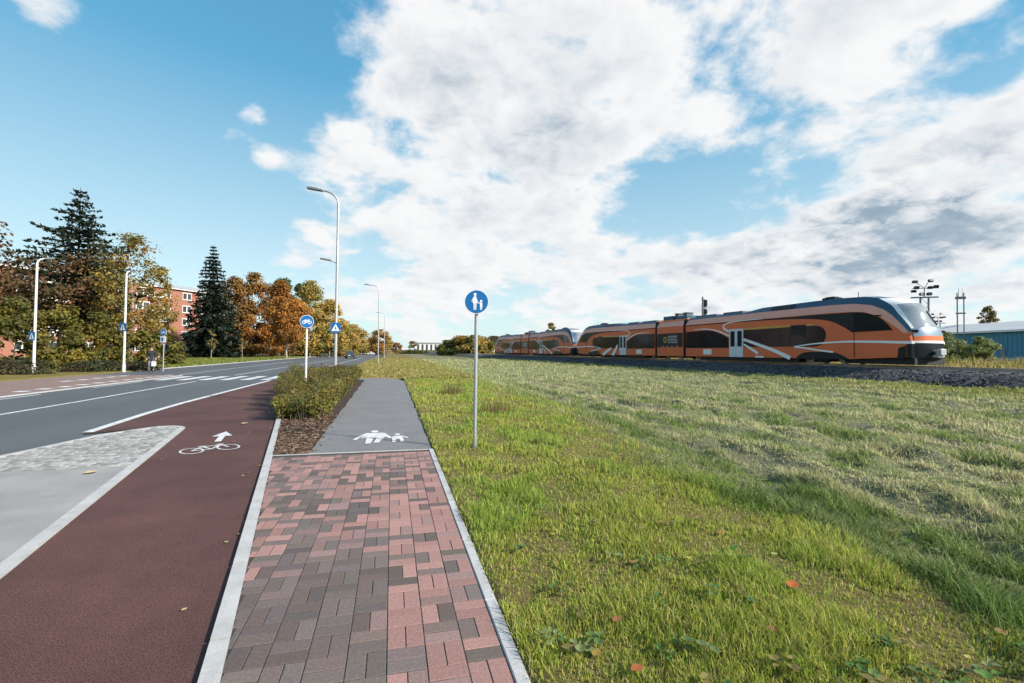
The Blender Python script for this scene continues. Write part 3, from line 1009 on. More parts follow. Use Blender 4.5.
# ------------------------------------------------------------------ train: two coupled diesel units, cab at both ends of each
U_LEN = 44.1
C3 = [(.05, .45, 1.12), (.08, 1.3, 1.18), (.2, 2.0, 1.18), (.6, 2.62, 1.12), (.94, 3.05, 1.06), (1.3, 3.55, .98), (1.98, 4.02, .9), (2.86, 4.22, .86), (4.7, 4.28, .85), (6.5, 4.28, .85), (11, 4.2, .85), (12.6, 3.98, .9), (19.55, 3.96, .9)]
C2 = [(.22, .45, 1.3), (.23, 1.3, 1.33), (.36, 1.9, 1.32), (.75, 2.38, 1.3), (1.23, 2.92, 1.26), (1.7, 3.3, 1.22), (2.4, 3.62, 1.18), (3.45, 3.8, 1.15), (5, 3.85, 1.15), (6.5, 3.85, 1.15), (11, 3.83, 1.15), (12.6, 3.8, 1.15), (19.55, 3.72, 1.15)]
C1 = [(.50, .45, 1.38), (.50, 1.3, 1.405), (.64, 1.85, 1.41), (.95, 2.15, 1.41), (1.55, 2.62, 1.41), (2.0, 2.92, 1.41), (2.75, 3.2, 1.41), (3.7, 3.3, 1.41), (5, 3.33, 1.41), (6.5, 3.32, 1.41), (11, 3.30, 1.41), (12.6, 3.28, 1.41), (19.55, 3.26, 1.41)]
CC = [(-.04, .45), (-.10, 1.3), (.0, 2.1), (.28, 2.7), (.46, 3.12), (.85, 3.64), (1.72, 3.99), (2.9, 4.24), (4.7, 4.33), (6.5, 4.33), (11, 4.25), (12.6, 4.05), (19.55, 4.02)]


def zbot(s):
    return .52 if s < .3 else (.52 - .18 * min(1, (s - .3) / 3.5))


C3 = [(a + .62 * (1.41 - w), z, w) for a, z, w in C3[:8]] + C3[8:]
C2 = [(a + .62 * (1.41 - w), z, w) for a, z, w in C2[:8]] + C2[8:]


class Uni:
    """geometry builder for one end of a unit; flip = the far end, seen as a mirror of the near one"""
    def __init__(s, flip): s.flip = flip

    def p(s, a, z, y):
        x = -a if not s.flip else -(U_LEN - a)
        return (x, y, z)

    def strip(s, rowsA, rowsB, side, mb):
        n = len(rowsA)
        V = [s.p(r[0], r[1], side * r[2]) for r in rowsA] + [s.p(r[0], r[1], side * r[2]) for r in rowsB]
        mb.add(V, [(i, i + 1, n + i + 1, n + i) if (side < 0) != s.flip else (i, n + i, n + i + 1, i + 1) for i in range(n - 1)])

    def panel(s, name, poly, side, m, parent, t=.012, y=1.41):
        mb = MB()
        q = [(-a if not s.flip else -(U_LEN - a), z) for a, z in poly]
        mb.prism(q, (0, side * (y - .004), 0), (1, 0, 0), (0, 0, 1), (0, side * (t + .004), 0))
        return mb.build(name, m, parent)


def smooth_curve(pts, k=5):
    out = []
    n = len(pts)
    for i in range(n - 1):
        p0, p1, p2, p3 = pts[max(i - 1, 0)], pts[i], pts[i + 1], pts[min(i + 2, n - 1)]
        for j in range(k):
            t = j / k
            out.append(tuple(.5 * (2 * b + (c - a) * t + (2 * a - 5 * b + 4 * c - d) * t * t + (3 * b - a - 3 * c + d) * t ** 3) for a, b, c, d in zip(p0, p1, p2, p3)))
    out.append(pts[-1])
    return out


def end_car(unit, flip):
    U = Uni(flip)
    body = MB(); cove = MB(); roofb = MB()
    low = [(a, zbot(a), 1.38) for a, z, w in C1]
    for side in (-1, 1):
        U.strip(low, C1, side, body)
        U.strip(C1[1:3], C2[1:3], side, body); U.strip(C2[1:3], C3[1:3], side, body)
        cn = MB(); U.strip(C1[:2], C2[:2], side, cn); U.strip(C2[:2], C3[:2], side, cn); cn.build('nose_corner', 'train_black', unit)
        U.panel('corner_cover', [(.52, .46), (.95, .42), (.90, 1.02), (.52, 1.15)], side, 'train_black', unit, .012)
        U.strip(C1[2:], C2[2:], side, cove)
        U.strip(C2[2:], C3[2:], side, roofb)
        ctr = [(a, z, 0.0) for a, z in CC]
        U.strip(C3[6:], ctr[6:], side, roofb)
    # floor and inner end wall
    V = [U.p(a, z, w * sd) for sd in (-1, 1) for a, z, w in low]
    n = len(low)
    body.add(V, [(i, n + i, n + i + 1, i + 1) if not flip else (i, i + 1, n + i + 1, n + i) for i in range(n - 1)])
    e = 19.55
    ew = [U.p(e, .34, -1.38), U.p(e, 3.26, -1.41), U.p(e, 3.72, -1.15), U.p(e, 3.96, -.9), U.p(e, 4.02, 0), U.p(e, 3.96, .9), U.p(e, 3.72, 1.15), U.p(e, 3.26, 1.41), U.p(e, .34, 1.38)]
    body.add(ew, [tuple(range(9)) if flip else tuple(range(8, -1, -1))])
    body.build('car_body', 'train_orange', unit, smooth=True)
    cove.build('roof_cove', 'train_cove', unit, smooth=True)
    roofb.build('roof_fairing', 'train_blue', unit, smooth=True)
    # front: rows of a grid from pillar to pillar, bulging forward in the middle
    c3 = smooth_curve(C3[:7], 6); cc = smooth_curve(CC[:7], 6)
    nv = 17
    rows = []
    for (a, z, w), (ca, cz) in zip(c3, cc):
        r = []
        for k in range(nv):
            v = -1 + 2 * k / (nv - 1)
            f = 1 - abs(v) ** 2.6
            r.append(U.p(a + (ca - a) * f, z + (cz - z) * f, v * w))
        rows.append(r)
    zc = [c[1] for c in cc]

    def front(name, lo, hi, m, rng_v=(0, nv - 1), par=unit, off=0.0):
        mb = MB()
        rr = [i for i in range(len(rows)) if lo <= i <= hi]
        V = []; a, b = rng_v
        for i in rr:
            V += [Vector(p) + Vector(((1 if not flip else -1) * off, 0, off * .4)) for p in rows[i][a:b + 1]]
        m_ = b - a + 1
        F = []
        for i in range(len(rr) - 1):
            for k in range(m_ - 1):
                q = (i * m_ + k, i * m_ + k + 1, (i + 1) * m_ + k + 1, (i + 1) * m_ + k)
                F.append(q if not flip else q[::-1])
        mb.add(V, F)
        return mb.build(name, m, par, smooth=True)
    front('coupler_cavity', 0, 6, 'train_black')
    front('front_stripe', 6, 7, 'train_white')
    front('front_band', 7, 9, 'train_orange')
    front('front_panel', 9, 13, 'train_silver')
    front('windshield_surround', 13, 36, 'train_white')
    ws = front('windshield', 13, 30, 'windshield', (1, nv - 2), off=.012)
    wip = MB()
    wip.tube([Vector(rows[14][11]) + Vector(((.03 if not flip else -.03), 0, .02)), Vector(rows[24][9]) + Vector(((.04 if not flip else -.04), 0, .02))], .03, 5)
    wip.build('wiper', 'train_black', ws)
    sx = 1 if not flip else -1
    for side in (-1, 1):
        hl = MB()
        c = U.p(.30, 1.98, side * 1.0)
        hl.box(c, (.30, .34, .13), side * sx * -.5, .03)
        hl.build('headlight', 'train_black', unit)
    cp = MB()
    x0 = U.p(-.02, .82, 0)[0]
    cp.tube([(x0 - sx * .3, 0, .82), (x0 + sx * .25, 0, .82)], .11, 8)
    cp.box((x0 + sx * .34, 0, .82), (.24, .42, .34), 0, .05)
    cp.box((x0 + sx * .2, 0, .58), (.3, .5, .12), 0, .03)
    cp.build('coupler', 'galvanised', unit)
    # skirt and underframe
    sk = MB()
    sk.box(((U.p(.2, 0, 0)[0] + U.p(4.2, 0, 0)[0]) / 2, 0, .29), (4.0, 2.4, .42), 0, .06)
    sk.box(((U.p(7.5, 0, 0)[0] + U.p(17.6, 0, 0)[0]) / 2, 0, .20), (10.1, 2.5, .32), 0, .03)
    sk.build('skirt', 'underframe', unit)

    def bogie(s0):
        bg = MB()
        bg.box((U.p(s0, 0, 0)[0], 0, .46), (3.3, 2.36, .26), 0, .05)
        bg.box((U.p(s0, 0, 0)[0], 0, .30), (1.0, 2.5, .3), 0, .05)
        b = bg.build('bogie', 'underframe', unit)
        for ds in (-1.25, 1.25):
            for side in (-1, 1):
                w = MB()
                x = U.p(s0 + ds, 0, 0)[0]
                w.tube([(x, side * .69, .42), (x, side * .82, .42)], .42, 20)
                w.tube([(x, side * .82, .42), (x, side * 1.0, .42)], [.2, .14], 10)
                w.build('wheel', 'rail_steel', b, smooth=True)
    bogie(5.75)
    if not flip:
        bogie(19.75)
    else:
        bogie(19.75)
    # livery and openings on both sides
    stripes = [([(12.39, 1.76), (11.0, 1.36), (9.4, .86), (8.05, .335)], [.22, .22, .25, .3]), ([(12.36, 1.37), (11.6, 1.0), (10.92, .64)], [.13, .2, .22])]
    if flip:
        stripes = [([(11.95, 1.5), (11.4, .9), (10.8, .335)], [.3, .4, .45]), ([(10.4, 1.15), (9.3, .75), (8.25, .335)], [.3, .36, .4])]
    for side in (-1, 1):
        cw = smooth_curve([(3.42, 3.24), (3.0, 3.22), (2.54, 3.1), (1.95, 2.84), (1.55, 2.5), (1.2, 2.05)], 4) + [(3.42, 2.02)]
        U.panel('cab_window', cw, side, 'train_glass', unit, .014)
        sw = smooth_curve([(3.44, 2.02), (3.6, 2.03), (4.07, 2.34), (4.99, 2.78), (6.47, 3.02), (9.2, 3.14), (12.6, 3.17)], 5) + [(19.5, 3.14), (19.5, 3.225), (12.6, 3.245), (9.4, 3.265), (5.73, 3.285), (3.44, 3.255)]
        U.panel('livery_band', sw, side, 'train_black', unit, .009)
        pw = [(12.36, 1.17)] + smooth_curve([(6.1, 1.15), (5.65, 1.28), (5.4, 1.6), (5.33, 1.95), (5.42, 2.25), (5.7, 2.48), (6.1, 2.56)], 3) + [(12.36, 2.5)]
        win = U.panel('window_band', pw, side, 'train_glass', unit, .011)
        for a0 in (6.85, 8.9, 10.7):
            fr = MB()
            for (x0, x1, z0, z1) in ((a0, a0 + 1.25, 1.9, 1.93), (a0, a0 + .03, 1.3, 2.45), (a0 + 1.22, a0 + 1.25, 1.3, 2.45), (a0, a0 + 1.25, 2.42, 2.45)):
                xa, xb = U.p(x0, 0, 0)[0], U.p(x1, 0, 0)[0]
                fr.box(((xa + xb) / 2, side * 1.424, (z0 + z1) / 2), (abs(xb - xa), .006, z1 - z0))
            fr.build('window_frame', 'train_black', win)
        U.panel('yellow_stripe', [(12.34, 2.515), (8.05, 2.565), (8.05, 2.70), (12.34, 2.645)], side, 'train_yellow', unit, .010)
        U.panel('yellow_stripe', [(6.75, 2.575), (6.15, 2.585), (6.25, 2.69), (6.75, 2.70)], side, 'train_yellow', unit, .010)
        U.panel('destination_display', [(8.0, 1.98), (6.8, 1.98), (6.8, 2.66), (8.0, 2.66)], side, 'train_black', unit, .017)
        w2 = [(19.5, 1.12), (19.5, 2.62)] + smooth_curve([(18.0, 2.64), (17.0, 2.66), (16.1, 2.6), (15.2, 2.38), (14.5, 2.12), (14.02, 1.92)], 4) + [(14.02, 1.1)]
        win2 = U.panel('window_band', w2, side, 'train_glass', unit, .011)
        for a0 in (15.0, 17.2):
            for (x0, x1, z0, z1) in ((a0, a0 + .03, 1.25, 2.1 if a0 < 16 else 2.5), (a0 + 1.3, a0 + 1.33, 1.25, 2.5)):
                xa, xb = U.p(x0, 0, 0)[0], U.p(x1, 0, 0)[0]
                MB().box(((xa + xb) / 2, side * 1.424, (z0 + z1) / 2), (abs(xb - xa), .006, z1 - z0)).build('window_bar', 'train_black', win2)
        # double door
        for (a, b) in ((12.42, 13.165), (13.185, 13.93)):
            dr_ = U.panel('door', [(a, .35), (b, .35), (b, 2.64), (a, 2.64)], side, 'train_door', unit, .026)
            U.panel('pane', [(a + .14, 1.2), (b - .14, 1.2), (b - .14, 2.46), (a + .14, 2.46)], side, 'train_glass', dr_, .032)
        for pts, w in stripes:
            q = stroke(smooth_curve(pts, 4), list(np.interp(np.linspace(0, 1, 4 * (len(pts) - 1) + 1), np.linspace(0, 1, len(pts)), w)))
            U.panel('white_stripe', q, side, 'train_white', unit, .015)
        cs = smooth_curve([(13.97, 2.08), (14.9, 2.43), (16.1, 2.72), (17.4, 2.80), (18.4, 2.76)], 4)
        U.panel('white_stripe', stroke(cs, list(np.linspace(.13, .04, len(cs)))), side, 'train_white', unit, .015)
        cs = smooth_curve([(13.98, 2.46), (14.5, 2.7), (14.62, 2.95), (14.1, 3.16), (12.8, 3.26), (10.5, 3.29)], 4)
        U.panel('white_stripe', stroke(cs, list(np.linspace(.17, .03, len(cs)))), side, 'train_white', unit, .016)
        cs = smooth_curve([(.53, 1.335), (3.47, 1.43), (5.38, 1.38), (6.5, 1.30), (7.75, 1.15)], 6)
        U.panel('white_stripe', stroke(cs, list(np.linspace(.15, .06, len(cs)))), side, 'train_white', unit, .015)
        cs = smooth_curve([(7.7, 1.13), (6.7, 1.02), (5.74, .88), (4.81, .78)], 6)
        U.panel('white_stripe', stroke(cs, list(np.linspace(.10, .11, len(cs)))), side, 'train_white', unit, .0165)
        U.panel('bogie_cutout_shade', smooth_curve([(3.75, .31), (4.1, .52), (4.7, .74), (5.75, .80), (6.8, .76), (7.35, .55), (7.6, .31)], 4), side, 'train_black', unit, .013)  # flat black panel painting in the shaded bogie cutout
        U.panel('notice_plate', [(16.05, .52), (17.1, .52), (17.1, .98), (16.05, .98)], side, 'train_white', unit, .014)
        U.panel('step_plate', [(10.4, .33), (11.2, .33), (11.2, .46), (10.4, .46)], side, 'train_white', unit, .016)
        U.panel('cab_door_edge', [(3.43, .45), (3.46, .45), (3.46, 3.25), (3.43, 3.25)], side, 'train_black', unit, .016)
        wr = MB()
        rA = [(.55, 1.255, 1.412), (.50, 1.255, 1.405), (.275, 1.255, 1.33), (.215, 1.255, 1.18)]
        U.strip([(a - .012, z, y + .012) for a, z, y in rA], [(a - .012, z + .15, y + .012) for a, z, y in rA], side, wr)
        wr.build('white_stripe', 'train_white', unit)
        mr = MB(); c = U.p(2.0, 2.95, side * 1.47)
        mr.box(c, (.34, .14, .06), 0, .02); mr.build('mirror', 'train_black', unit)
    # roof equipment
    def rb(a, b, z0, z1, w=1.7):
        xa, xb = U.p(a, 0, 0)[0], U.p(b, 0, 0)[0]
        MB().box(((xa + xb) / 2, 0, (z0 + z1) / 2), (abs(xb - xa), w, z1 - z0), 0, .05).build('roof_equipment', 'roof_unit', unit)
    rb(13.2, 15.4, 3.9, 4.16, 1.5); rb(16.2, 18.9, 3.9, 4.12, 1.6)
    for (a0, b0) in ((8.0, 10.0),):
        for side in (-1, 1):
            mb = MB()
            V = []
            for a in (a0, b0):
                V += [U.p(a, 3.9, side * 1.135), U.p(a, 4.19, side * .905)]
            mb.add(V, [(0, 2, 3, 1) if (side < 0) == flip else (1, 3, 2, 0)])
            o = mb.build('roof_grille', 'train_black', unit); o.location = (0, side * .012, .006)
    A_ = MB()
    x = U.p(6.0, 0, 0)[0]
    A_.box((x, 0, 4.40), (.9, .7, .16), 0, .03); A_.box((x, 0, 4.50), (.6, .5, .08), 0, .02)
    A_.build('roof_vent', 'train_black', unit); A_ = MB()
    x = U.p(4.2, 0, 0)[0]
    A_.tube([(x, 0, 4.3), (x, 0, 4.65)], .02, 5)
    A_.build('antenna', 'train_black', unit)


def power_module(unit):
    a, b = 19.95, 24.15
    m = MB()
    xa, xb = -a, -b
    pr2 = [(-1.38, .33), (-1.41, 3.24), (-1.15, 3.72), (-.85, 3.98), (.85, 3.98), (1.15, 3.72), (1.41, 3.24), (1.38, .33)]
    m.prism(pr2, (xb, 0, 0), (0, 1, 0), (0, 0, 1), (xa - xb, 0, 0))
    m.build('power_module', 'train_orange', unit)
    for side in (-1, 1):
        U = Uni(False)
        cv = MB()
        for (y0, z0, y1, z1, mm, nm) in ((1.413, 3.245, 1.155, 3.725, 'train_cove', 'roof_cove'),):
            V = [(xa, side * y0, z0), (xb, side * y0, z0), (xb, side * y1, z1), (xa, side * y1, z1)]
            V2 = [(p[0], p[1] + side * .004, p[2] + .003) for p in V]
            cv.add(V2, [(0, 1, 2, 3) if side > 0 else (3, 2, 1, 0)])
            cv.build(nm, mm, unit)
        pn = U.panel('side_panel', [(20.02, 1.22), (24.08, 1.22), (24.08, 2.58), (20.02, 2.58)], side, 'train_black', unit, .01)
        # ring emblem and pale lettering blocks
        lg = MB()
        for k in range(20):
            q = []
            for t, rr in ((k, .30), (k + 1, .30), (k + 1, .17), (k, .17)):
                th = 2 * PI * t / 20
                q.append((-22.75 + rr * math.cos(th), 1.95 + rr * math.sin(th)))
            lg.prism(q, (0, side * 1.419, 0), (1, 0, 0), (0, 0, 1), (0, side * .004, 0))
        lg.build('emblem', 'train_yellow', pn)
        tx = MB()
        for r_, (z0, z1, n_) in enumerate(((2.12, 2.34, 6), (1.84, 2.04, 7), (1.60, 1.76, 7))):
            x = -22.3
            for k in range(n_):
                w = random.uniform(.12, .22)
                if x + w > -20.55: break
                tx.box((x + w / 2, side * 1.421, (z0 + z1) / 2), (w, .006, z1 - z0)); x += w + .05
        tx.build('lettering', 'train_silver', pn)
        t2 = MB()
        for k in range(4):
            t2.box((-23.1 + k * .75, side * 1.421, 1.30), (.24, .006, .10))
        t2.build('small_lettering', 'train_silver', pn)
    MB().box((-(21.0), 0, 4.12), (1.7, 1.6, .34), 0, .05).build('roof_equipment', 'train_blue', unit)
    MB().box((-(23.1), 0, 4.16), (1.5, 1.7, .42), 0, .05).build('roof_equipment', 'train_blue', unit)
    for x in (-20.9, -22.2):
        ex = MB().box((x, -.1, 4.42), (.55, .7, .30), 0, .05)
        ex.box((x, -.1, 4.59), (.7, .85, .05), 0, .01)
        ex.build('exhaust_stack', 'roof_unit', unit)
    for x in (-19.75, -24.35):
        g = MB()
        for k in range(5):
            w = 2.62 if k % 2 == 0 else 2.5
            g.box((x - .16 + k * .08, 0, 2.12), (.078, w, 3.45 if k % 2 == 0 else 3.35), 0, .02)
        g.build('gangway_bellows', 'train_black', unit)


def train_unit():
    u = empty('train', (0, 0, 0))
    end_car(u, False); end_car(u, True); power_module(u)
    return u


FW = -TD
rz_t = math.atan2(FW.y, FW.x)
tu = train_unit()
c0 = P0 + TN * 1.41
tu.location = (c0.x, c0.y, RAIL_Z)
tu.rotation_euler = (0, 0, rz_t)
tag(tu, 'nearer orange railcar unit whose rounded driving cab with pale windscreen points to the camera side', 'train', 'coupled orange railcar units')
tu2 = copy_tree(tu)
c1 = c0 + TD * (U_LEN + .9)
tu2.location = (c1.x, c1.y, RAIL_Z)
tag(tu2, 'farther orange railcar unit coupled behind the other, next to the distant trees', 'train', 'coupled orange railcar units')
# ------------------------------------------------------------------ signs and lamps
def lamp_post(name, loc, h, arm=1.6, arm_dir=(-1, 0), m='galvanised', low=None, rb=.085, rt=.05, head_tilt=.12, r=.7, hl=.75):
    o = empty(name, loc)
    d = Vector((arm_dir[0], arm_dir[1], 0)).normalized()
    pts = [(0, 0, -.1), (0, 0, h - r - .15)]
    rs = [rb, rt + .01]
    for k in range(1, 8):
        a = k / 7 * PI / 2 * .93
        p = d * (r * (1 - math.cos(a)))
        pts.append((p.x, p.y, h - r - .15 + r * math.sin(a))); rs.append(rt)
    e = Vector(pts[-1]) + d * (arm - r) + Vector((0, 0, head_tilt * (arm - r)))
    pts.append(tuple(e)); rs.append(rt * .9)
    MB().tube(pts, rs, 10).build('pole', m, o, smooth=True)
    MB().tube([(0, 0, -.05), (0, 0, .5)], [rb * 1.35, rb * 1.3], 10).build('pole_sleeve', m, o, smooth=True)
    rz = math.atan2(d.y, d.x)
    hd = MB()
    hd.box((0, 0, 0), (hl, .26, .09), 0, .03)
    hd.box((.05, 0, .05), (.4, .18, .05), 0, .02)
    hh = hd.build('lamp_head', 'lamp_grey', o)
    hh.location = e + d * hl * .4 + Vector((0, 0, .03)); hh.rotation_euler = (0, -head_tilt, rz)
    if low:
        z, L = low
        MB().tube([(0, 0, z), tuple(d * (L - .4) + Vector((0, 0, z + .14)))], .028, 8).build('low_arm', m, o)
        l2 = MB().box((0, 0, 0), (.55, .2, .07), 0, .025).build('lamp_head', 'lamp_grey', o)
        l2.location = d * (L - .15) + Vector((0, 0, z + .18)); l2.rotation_euler = (0, -.15, rz)
    return o


def square_sign(o, z, s=.52, face=0.0, off=.09):
    """blue square with a white triangle and a walking figure; its face looks to -Y before turning"""
    pl = MB().box((0, -off, z), (s, .02, s), 0, .006).build('crossing_sign', 'sign_blue', o)
    pl.rotation_euler = (0, 0, face)
    t = s * .40
    MB().prism([(-t, -t * .85), (t, -t * .85), (0, t * .95)], (0, -off - .0105, z), (1, 0, 0), (0, 0, 1), (0, -.004, 0)).build('triangle', 'sign_white', pl)
    f = MB()
    y = -off - .0147
    f.prism([(-.03 * s * 2, -.28 * s), (-.06 * s, -.28 * s), (-.03 * s, .06 * s), (.05 * s, .06 * s), (.09 * s, -.28 * s), (.04 * s, -.28 * s), (.01 * s, -.10 * s)], (0, y, z), (1, 0, 0), (0, 0, 1), (0, -.003, 0))
    f.prism([(.035 * s * math.cos(k * PI / 4) + .01 * s, .11 * s + .035 * s * math.sin(k * PI / 4)) for k in range(8)], (0, y, z), (1, 0, 0), (0, 0, 1), (0, -.003, 0))
    f.build('walking_figure', 'sign_black', pl)
    for q in (-.25, .25):
        MB().box((0, -off * .55, z + s * q), (.10, off * .9, .04)).build('bracket', 'galvanised', pl)
    return pl


def round_sign(o, z, r, kind, off=.055):
    pl = MB().tube([(0, -off + .008, z), (0, -off - .008, z)], r, 36).build('sign_plate', 'sign_white', o)
    MB().tube([(0, -off - .0075, z), (0, -off - .0115, z)], r * .945, 36).build('sign_face', 'sign_blue', pl)
    MB().tube([(0, -off + .0085, z), (0, -off + .012, z)], r * .98, 36).build('sign_back', 'galvanised', pl)
    y = -off - .0112
    g = MB()
    def poly(q): g.prism([(a * r, b * r) for a, b in q], (0, y, z), (1, 0, 0), (0, 0, 1), (0, -.003, 0))
    def dsc(c, q, n=12): poly([(c[0] + q * math.cos(2 * PI * k / n), c[1] + q * math.sin(2 * PI * k / n)) for k in range(n)])
    if kind == 'walk':
        dsc((-.14, .60), .12)
        poly([(-.22, .46), (-.06, .46), (.06, -.12), (-.34, -.12)])
        poly([(-.26, -.12), (-.16, -.12), (-.17, -.68), (-.25, -.68)]); poly([(-.12, -.12), (-.02, -.12), (-.04, -.68), (-.12, -.68)])
        poly([(-.24, .44), (-.19, .36), (-.38, -.02), (-.44, .02)]); poly([(-.06, .44), (-.03, .34), (.16, -.1), (.1, -.12)])
        dsc((.36, .06), .10)
        poly([(.27, -.06), (.45, -.06), (.47, -.38), (.27, -.38)])
        poly([(.28, -.38), (.35, -.38), (.34, -.68), (.29, -.68)]); poly([(.38, -.38), (.45, -.38), (.44, -.68), (.39, -.68)])
        poly([(.28, -.08), (.29, -.15), (.13, -.14), (.12, -.08)])
    else:
        def rg(c, ro, ri, n=20):
            for k in range(n):
                q = []
                for t, rr in ((k, ro), (k + 1, ro), (k + 1, ri), (k, ri)):
                    th = 2 * PI * t / n
                    q.append((c[0] + rr * math.cos(th), c[1] + rr * math.sin(th)))
                poly(q)
        rg((-.4, -.12), .27, .19); rg((.4, -.12), .27, .19)
        for a, b in (((-.4, -.12), (-.18, .22)), ((-.18, .22), (.02, -.12)), ((-.4, -.12), (.02, -.12)), ((.02, -.12), (.27, .24)), ((-.18, .2), (.27, .2)), ((.4, -.12), (.22, .34)), ((.22, .34), (.36, .36)), ((-.27, .28), (-.1, .28))):
            poly(stroke([a, b], .075))
    g.build('pictogram', 'sign_white', pl)
    MB().box((0, -.028, z), (.09, .05, .05)).build('bracket', 'galvanised', pl)
    return pl


sp = empty('footpath_sign', (1.34, 7.66, 0.0), .0)
sp.rotation_euler = (0, 0, rad(-8))
MB().tube([(0, 0, -.2), (0, 0, 2.60)], .030, 12).build('pole', 'galvanised', sp, smooth=True)
MB().tube([(0, 0, 2.60), (0, 0, 2.615)], .033, 12).build('pole_cap', 'lamp_grey', sp)
round_sign(sp, 2.41, .198, 'walk')
tag(sp, 'round blue sign of adult and child on a grey post in the grass', 'road sign')

sb = empty('cycle_sign', (-2.56, 15.66, 0))
MB().tube([(0, 0, -.2), (0, 0, 2.66)], .032, 12).build('pole', 'white_pole', sb, smooth=True)
round_sign(sb, 2.46, .20, 'bike')
sb.rotation_euler = (0, 0, rad(8))
tag(sb, 'round blue sign with a bicycle on a pale post in the shrubs', 'road sign')

l1 = lamp_post('street_lamp', (-2.83, 25.94, 0), 10.0, .95, (-1, .05), low=(6.1, .72))
square_sign(l1, 2.75, .5, rad(-4), .11)
tag(l1, 'tall grey street lamp with two heads and a crossing sign, rising from the shrubs', 'street lamp', 'street lamps along the road')
l2 = lamp_post('street_lamp', (-1.69, 62.4, 0), 10.0, 1.25, (-1, 0))
tag(l2, 'slim street lamp standing on the grass verge before the round orange tree', 'street lamp', 'street lamps along the road')
l3 = copy_tree(l2); l3.location = (-1.66, 107.8, 0)
tag(l3, 'most distant faint street lamp, seen beside the crown of the round orange tree', 'street lamp', 'street lamps along the road')

k1 = lamp_post('street_lamp', (-20.1, 33.33, 0), 6.9, .38, (.9, .45), 'white_pole', rb=.075, rt=.045, r=.33, hl=.42)
square_sign(k1, 2.2, .5, rad(-28), .14)
tag(k1, 'white curved street lamp with a low crossing sign at the left edge before the bushes', 'street lamp', 'street lamps along the road')
k2 = lamp_post('street_lamp', (-17.35, 36.96, 0), 6.9, .38, (.05, .99), 'white_pole', rb=.075, rt=.045, r=.33, hl=.5)
square_sign(k2, 2.95, .56, rad(-28), .14)
tag(k2, 'white street lamp carrying a blue crossing sign, next to the walking person', 'street lamp', 'street lamps along the road')
k3 = lamp_post('street_lamp', (-30.3, 104.8, 0), 8.6, 1.0, (.4, .9), 'white_pole', rb=.16, rt=.10)
tag(k3, 'thin pale lamp pole in front of the brown autumn trees', 'street lamp', 'street lamps along the road')

s3 = empty('direction_sign', (-15.51, 38.05, 0))
s3.rotation_euler = (0, 0, rad(-22))
MB().tube([(0, 0, -.2), (0, 0, 2.9)], .04, 10).build('pole', 'galvanised', s3, smooth=True)
round_sign(s3, 2.7, .24, 'bike')
p_ = MB().box((0, -.06, 2.2), (.42, .02, .42), 0, .006).build('plate', 'sign_white', s3)
MB().prism([(-.14, -.14), (.02, -.14), (.02, .05), (.12, .05), (-.06, .16), (-.2, .05), (-.14, .05)], (0, -.0705, 2.2), (1, 0, 0), (0, 0, 1), (0, -.004, 0)).build('pictogram', 'sign_blue', p_)
tag(s3, 'post with round blue sign over a square plate, right of the walking person', 'road sign')

sg = empty('railway_signal', (31.94, 43.48, .5))
sg.rotation_euler = (0, 0, rad(35))
MB().tube([(0, 0, -.3), (0, 0, 7.2)], .09, 10).build('mast', 'lamp_grey', sg, smooth=True)
for z, n_ in ((6.55, 3), (5.62, 2)):
    hd = MB().box((.48, -.02, z), (.80, .26, .86 if n_ == 3 else .78), 0, .16).build('signal_head', 'train_black', sg)
    for k in range(n_):
        zz = z + (k - (n_ - 1) / 2) * .22
        MB().tube([(.42, -.12, zz), (.42, -.34, zz + .02)], [.09, .10], 10).build('lamp_hood', 'train_black', hd)
for z in (6.55, 5.62):
    MB().box((.12, 0, z), (.3, .05, .05)).build('bracket', 'lamp_grey', sg)
tag(sg, 'dark railway signal with two lamp heads rising above the train roof', 'railway signal')

# ------------------------------------------------------------------ trees and bushes
def leaf_mesh(name, C, size, cols, m, parent, aspect=.75, nrm=None):
    n = len(C)
    a = rng.normal(size=(n, 3)); a /= np.linalg.norm(a, axis=1)[:, None]
    if nrm is not None: a = a + nrm; a /= np.linalg.norm(a, axis=1)[:, None]
    b = np.cross(a, rng.normal(size=(n, 3))); b /= np.linalg.norm(b, axis=1)[:, None] + 1e-9
    c = np.cross(a, b)
    sz = np.asarray(size).reshape(-1, 1) * np.ones((n, 1))
    V = np.stack([C + b * sz * .5, C + c * sz * .5 * aspect, C - b * sz * .5, C - c * sz * .5 * aspect], 1)
    return raw_mesh(name, V.reshape(-1, 3), np.arange(4 * n), np.full(n, 4), m, parent, np.repeat(cols, 4, 0))


PROF = {
    'round': lambda t: np.sqrt(np.clip(1 - (2 * t - 1) ** 2, 0, 1)),
    'egg': lambda t: np.sqrt(np.clip(1 - (1.75 * t - .75) ** 2, 0, 1)) * (1 - .25 * t),
    'tall': lambda t: np.clip(np.sin(PI * np.clip(t, 0, 1) ** .8), 0, 1) ** .6 * (1.05 - .4 * t),
    'bush': lambda t: np.sqrt(np.clip(1 - t ** 2.2, 0, 1)),
}


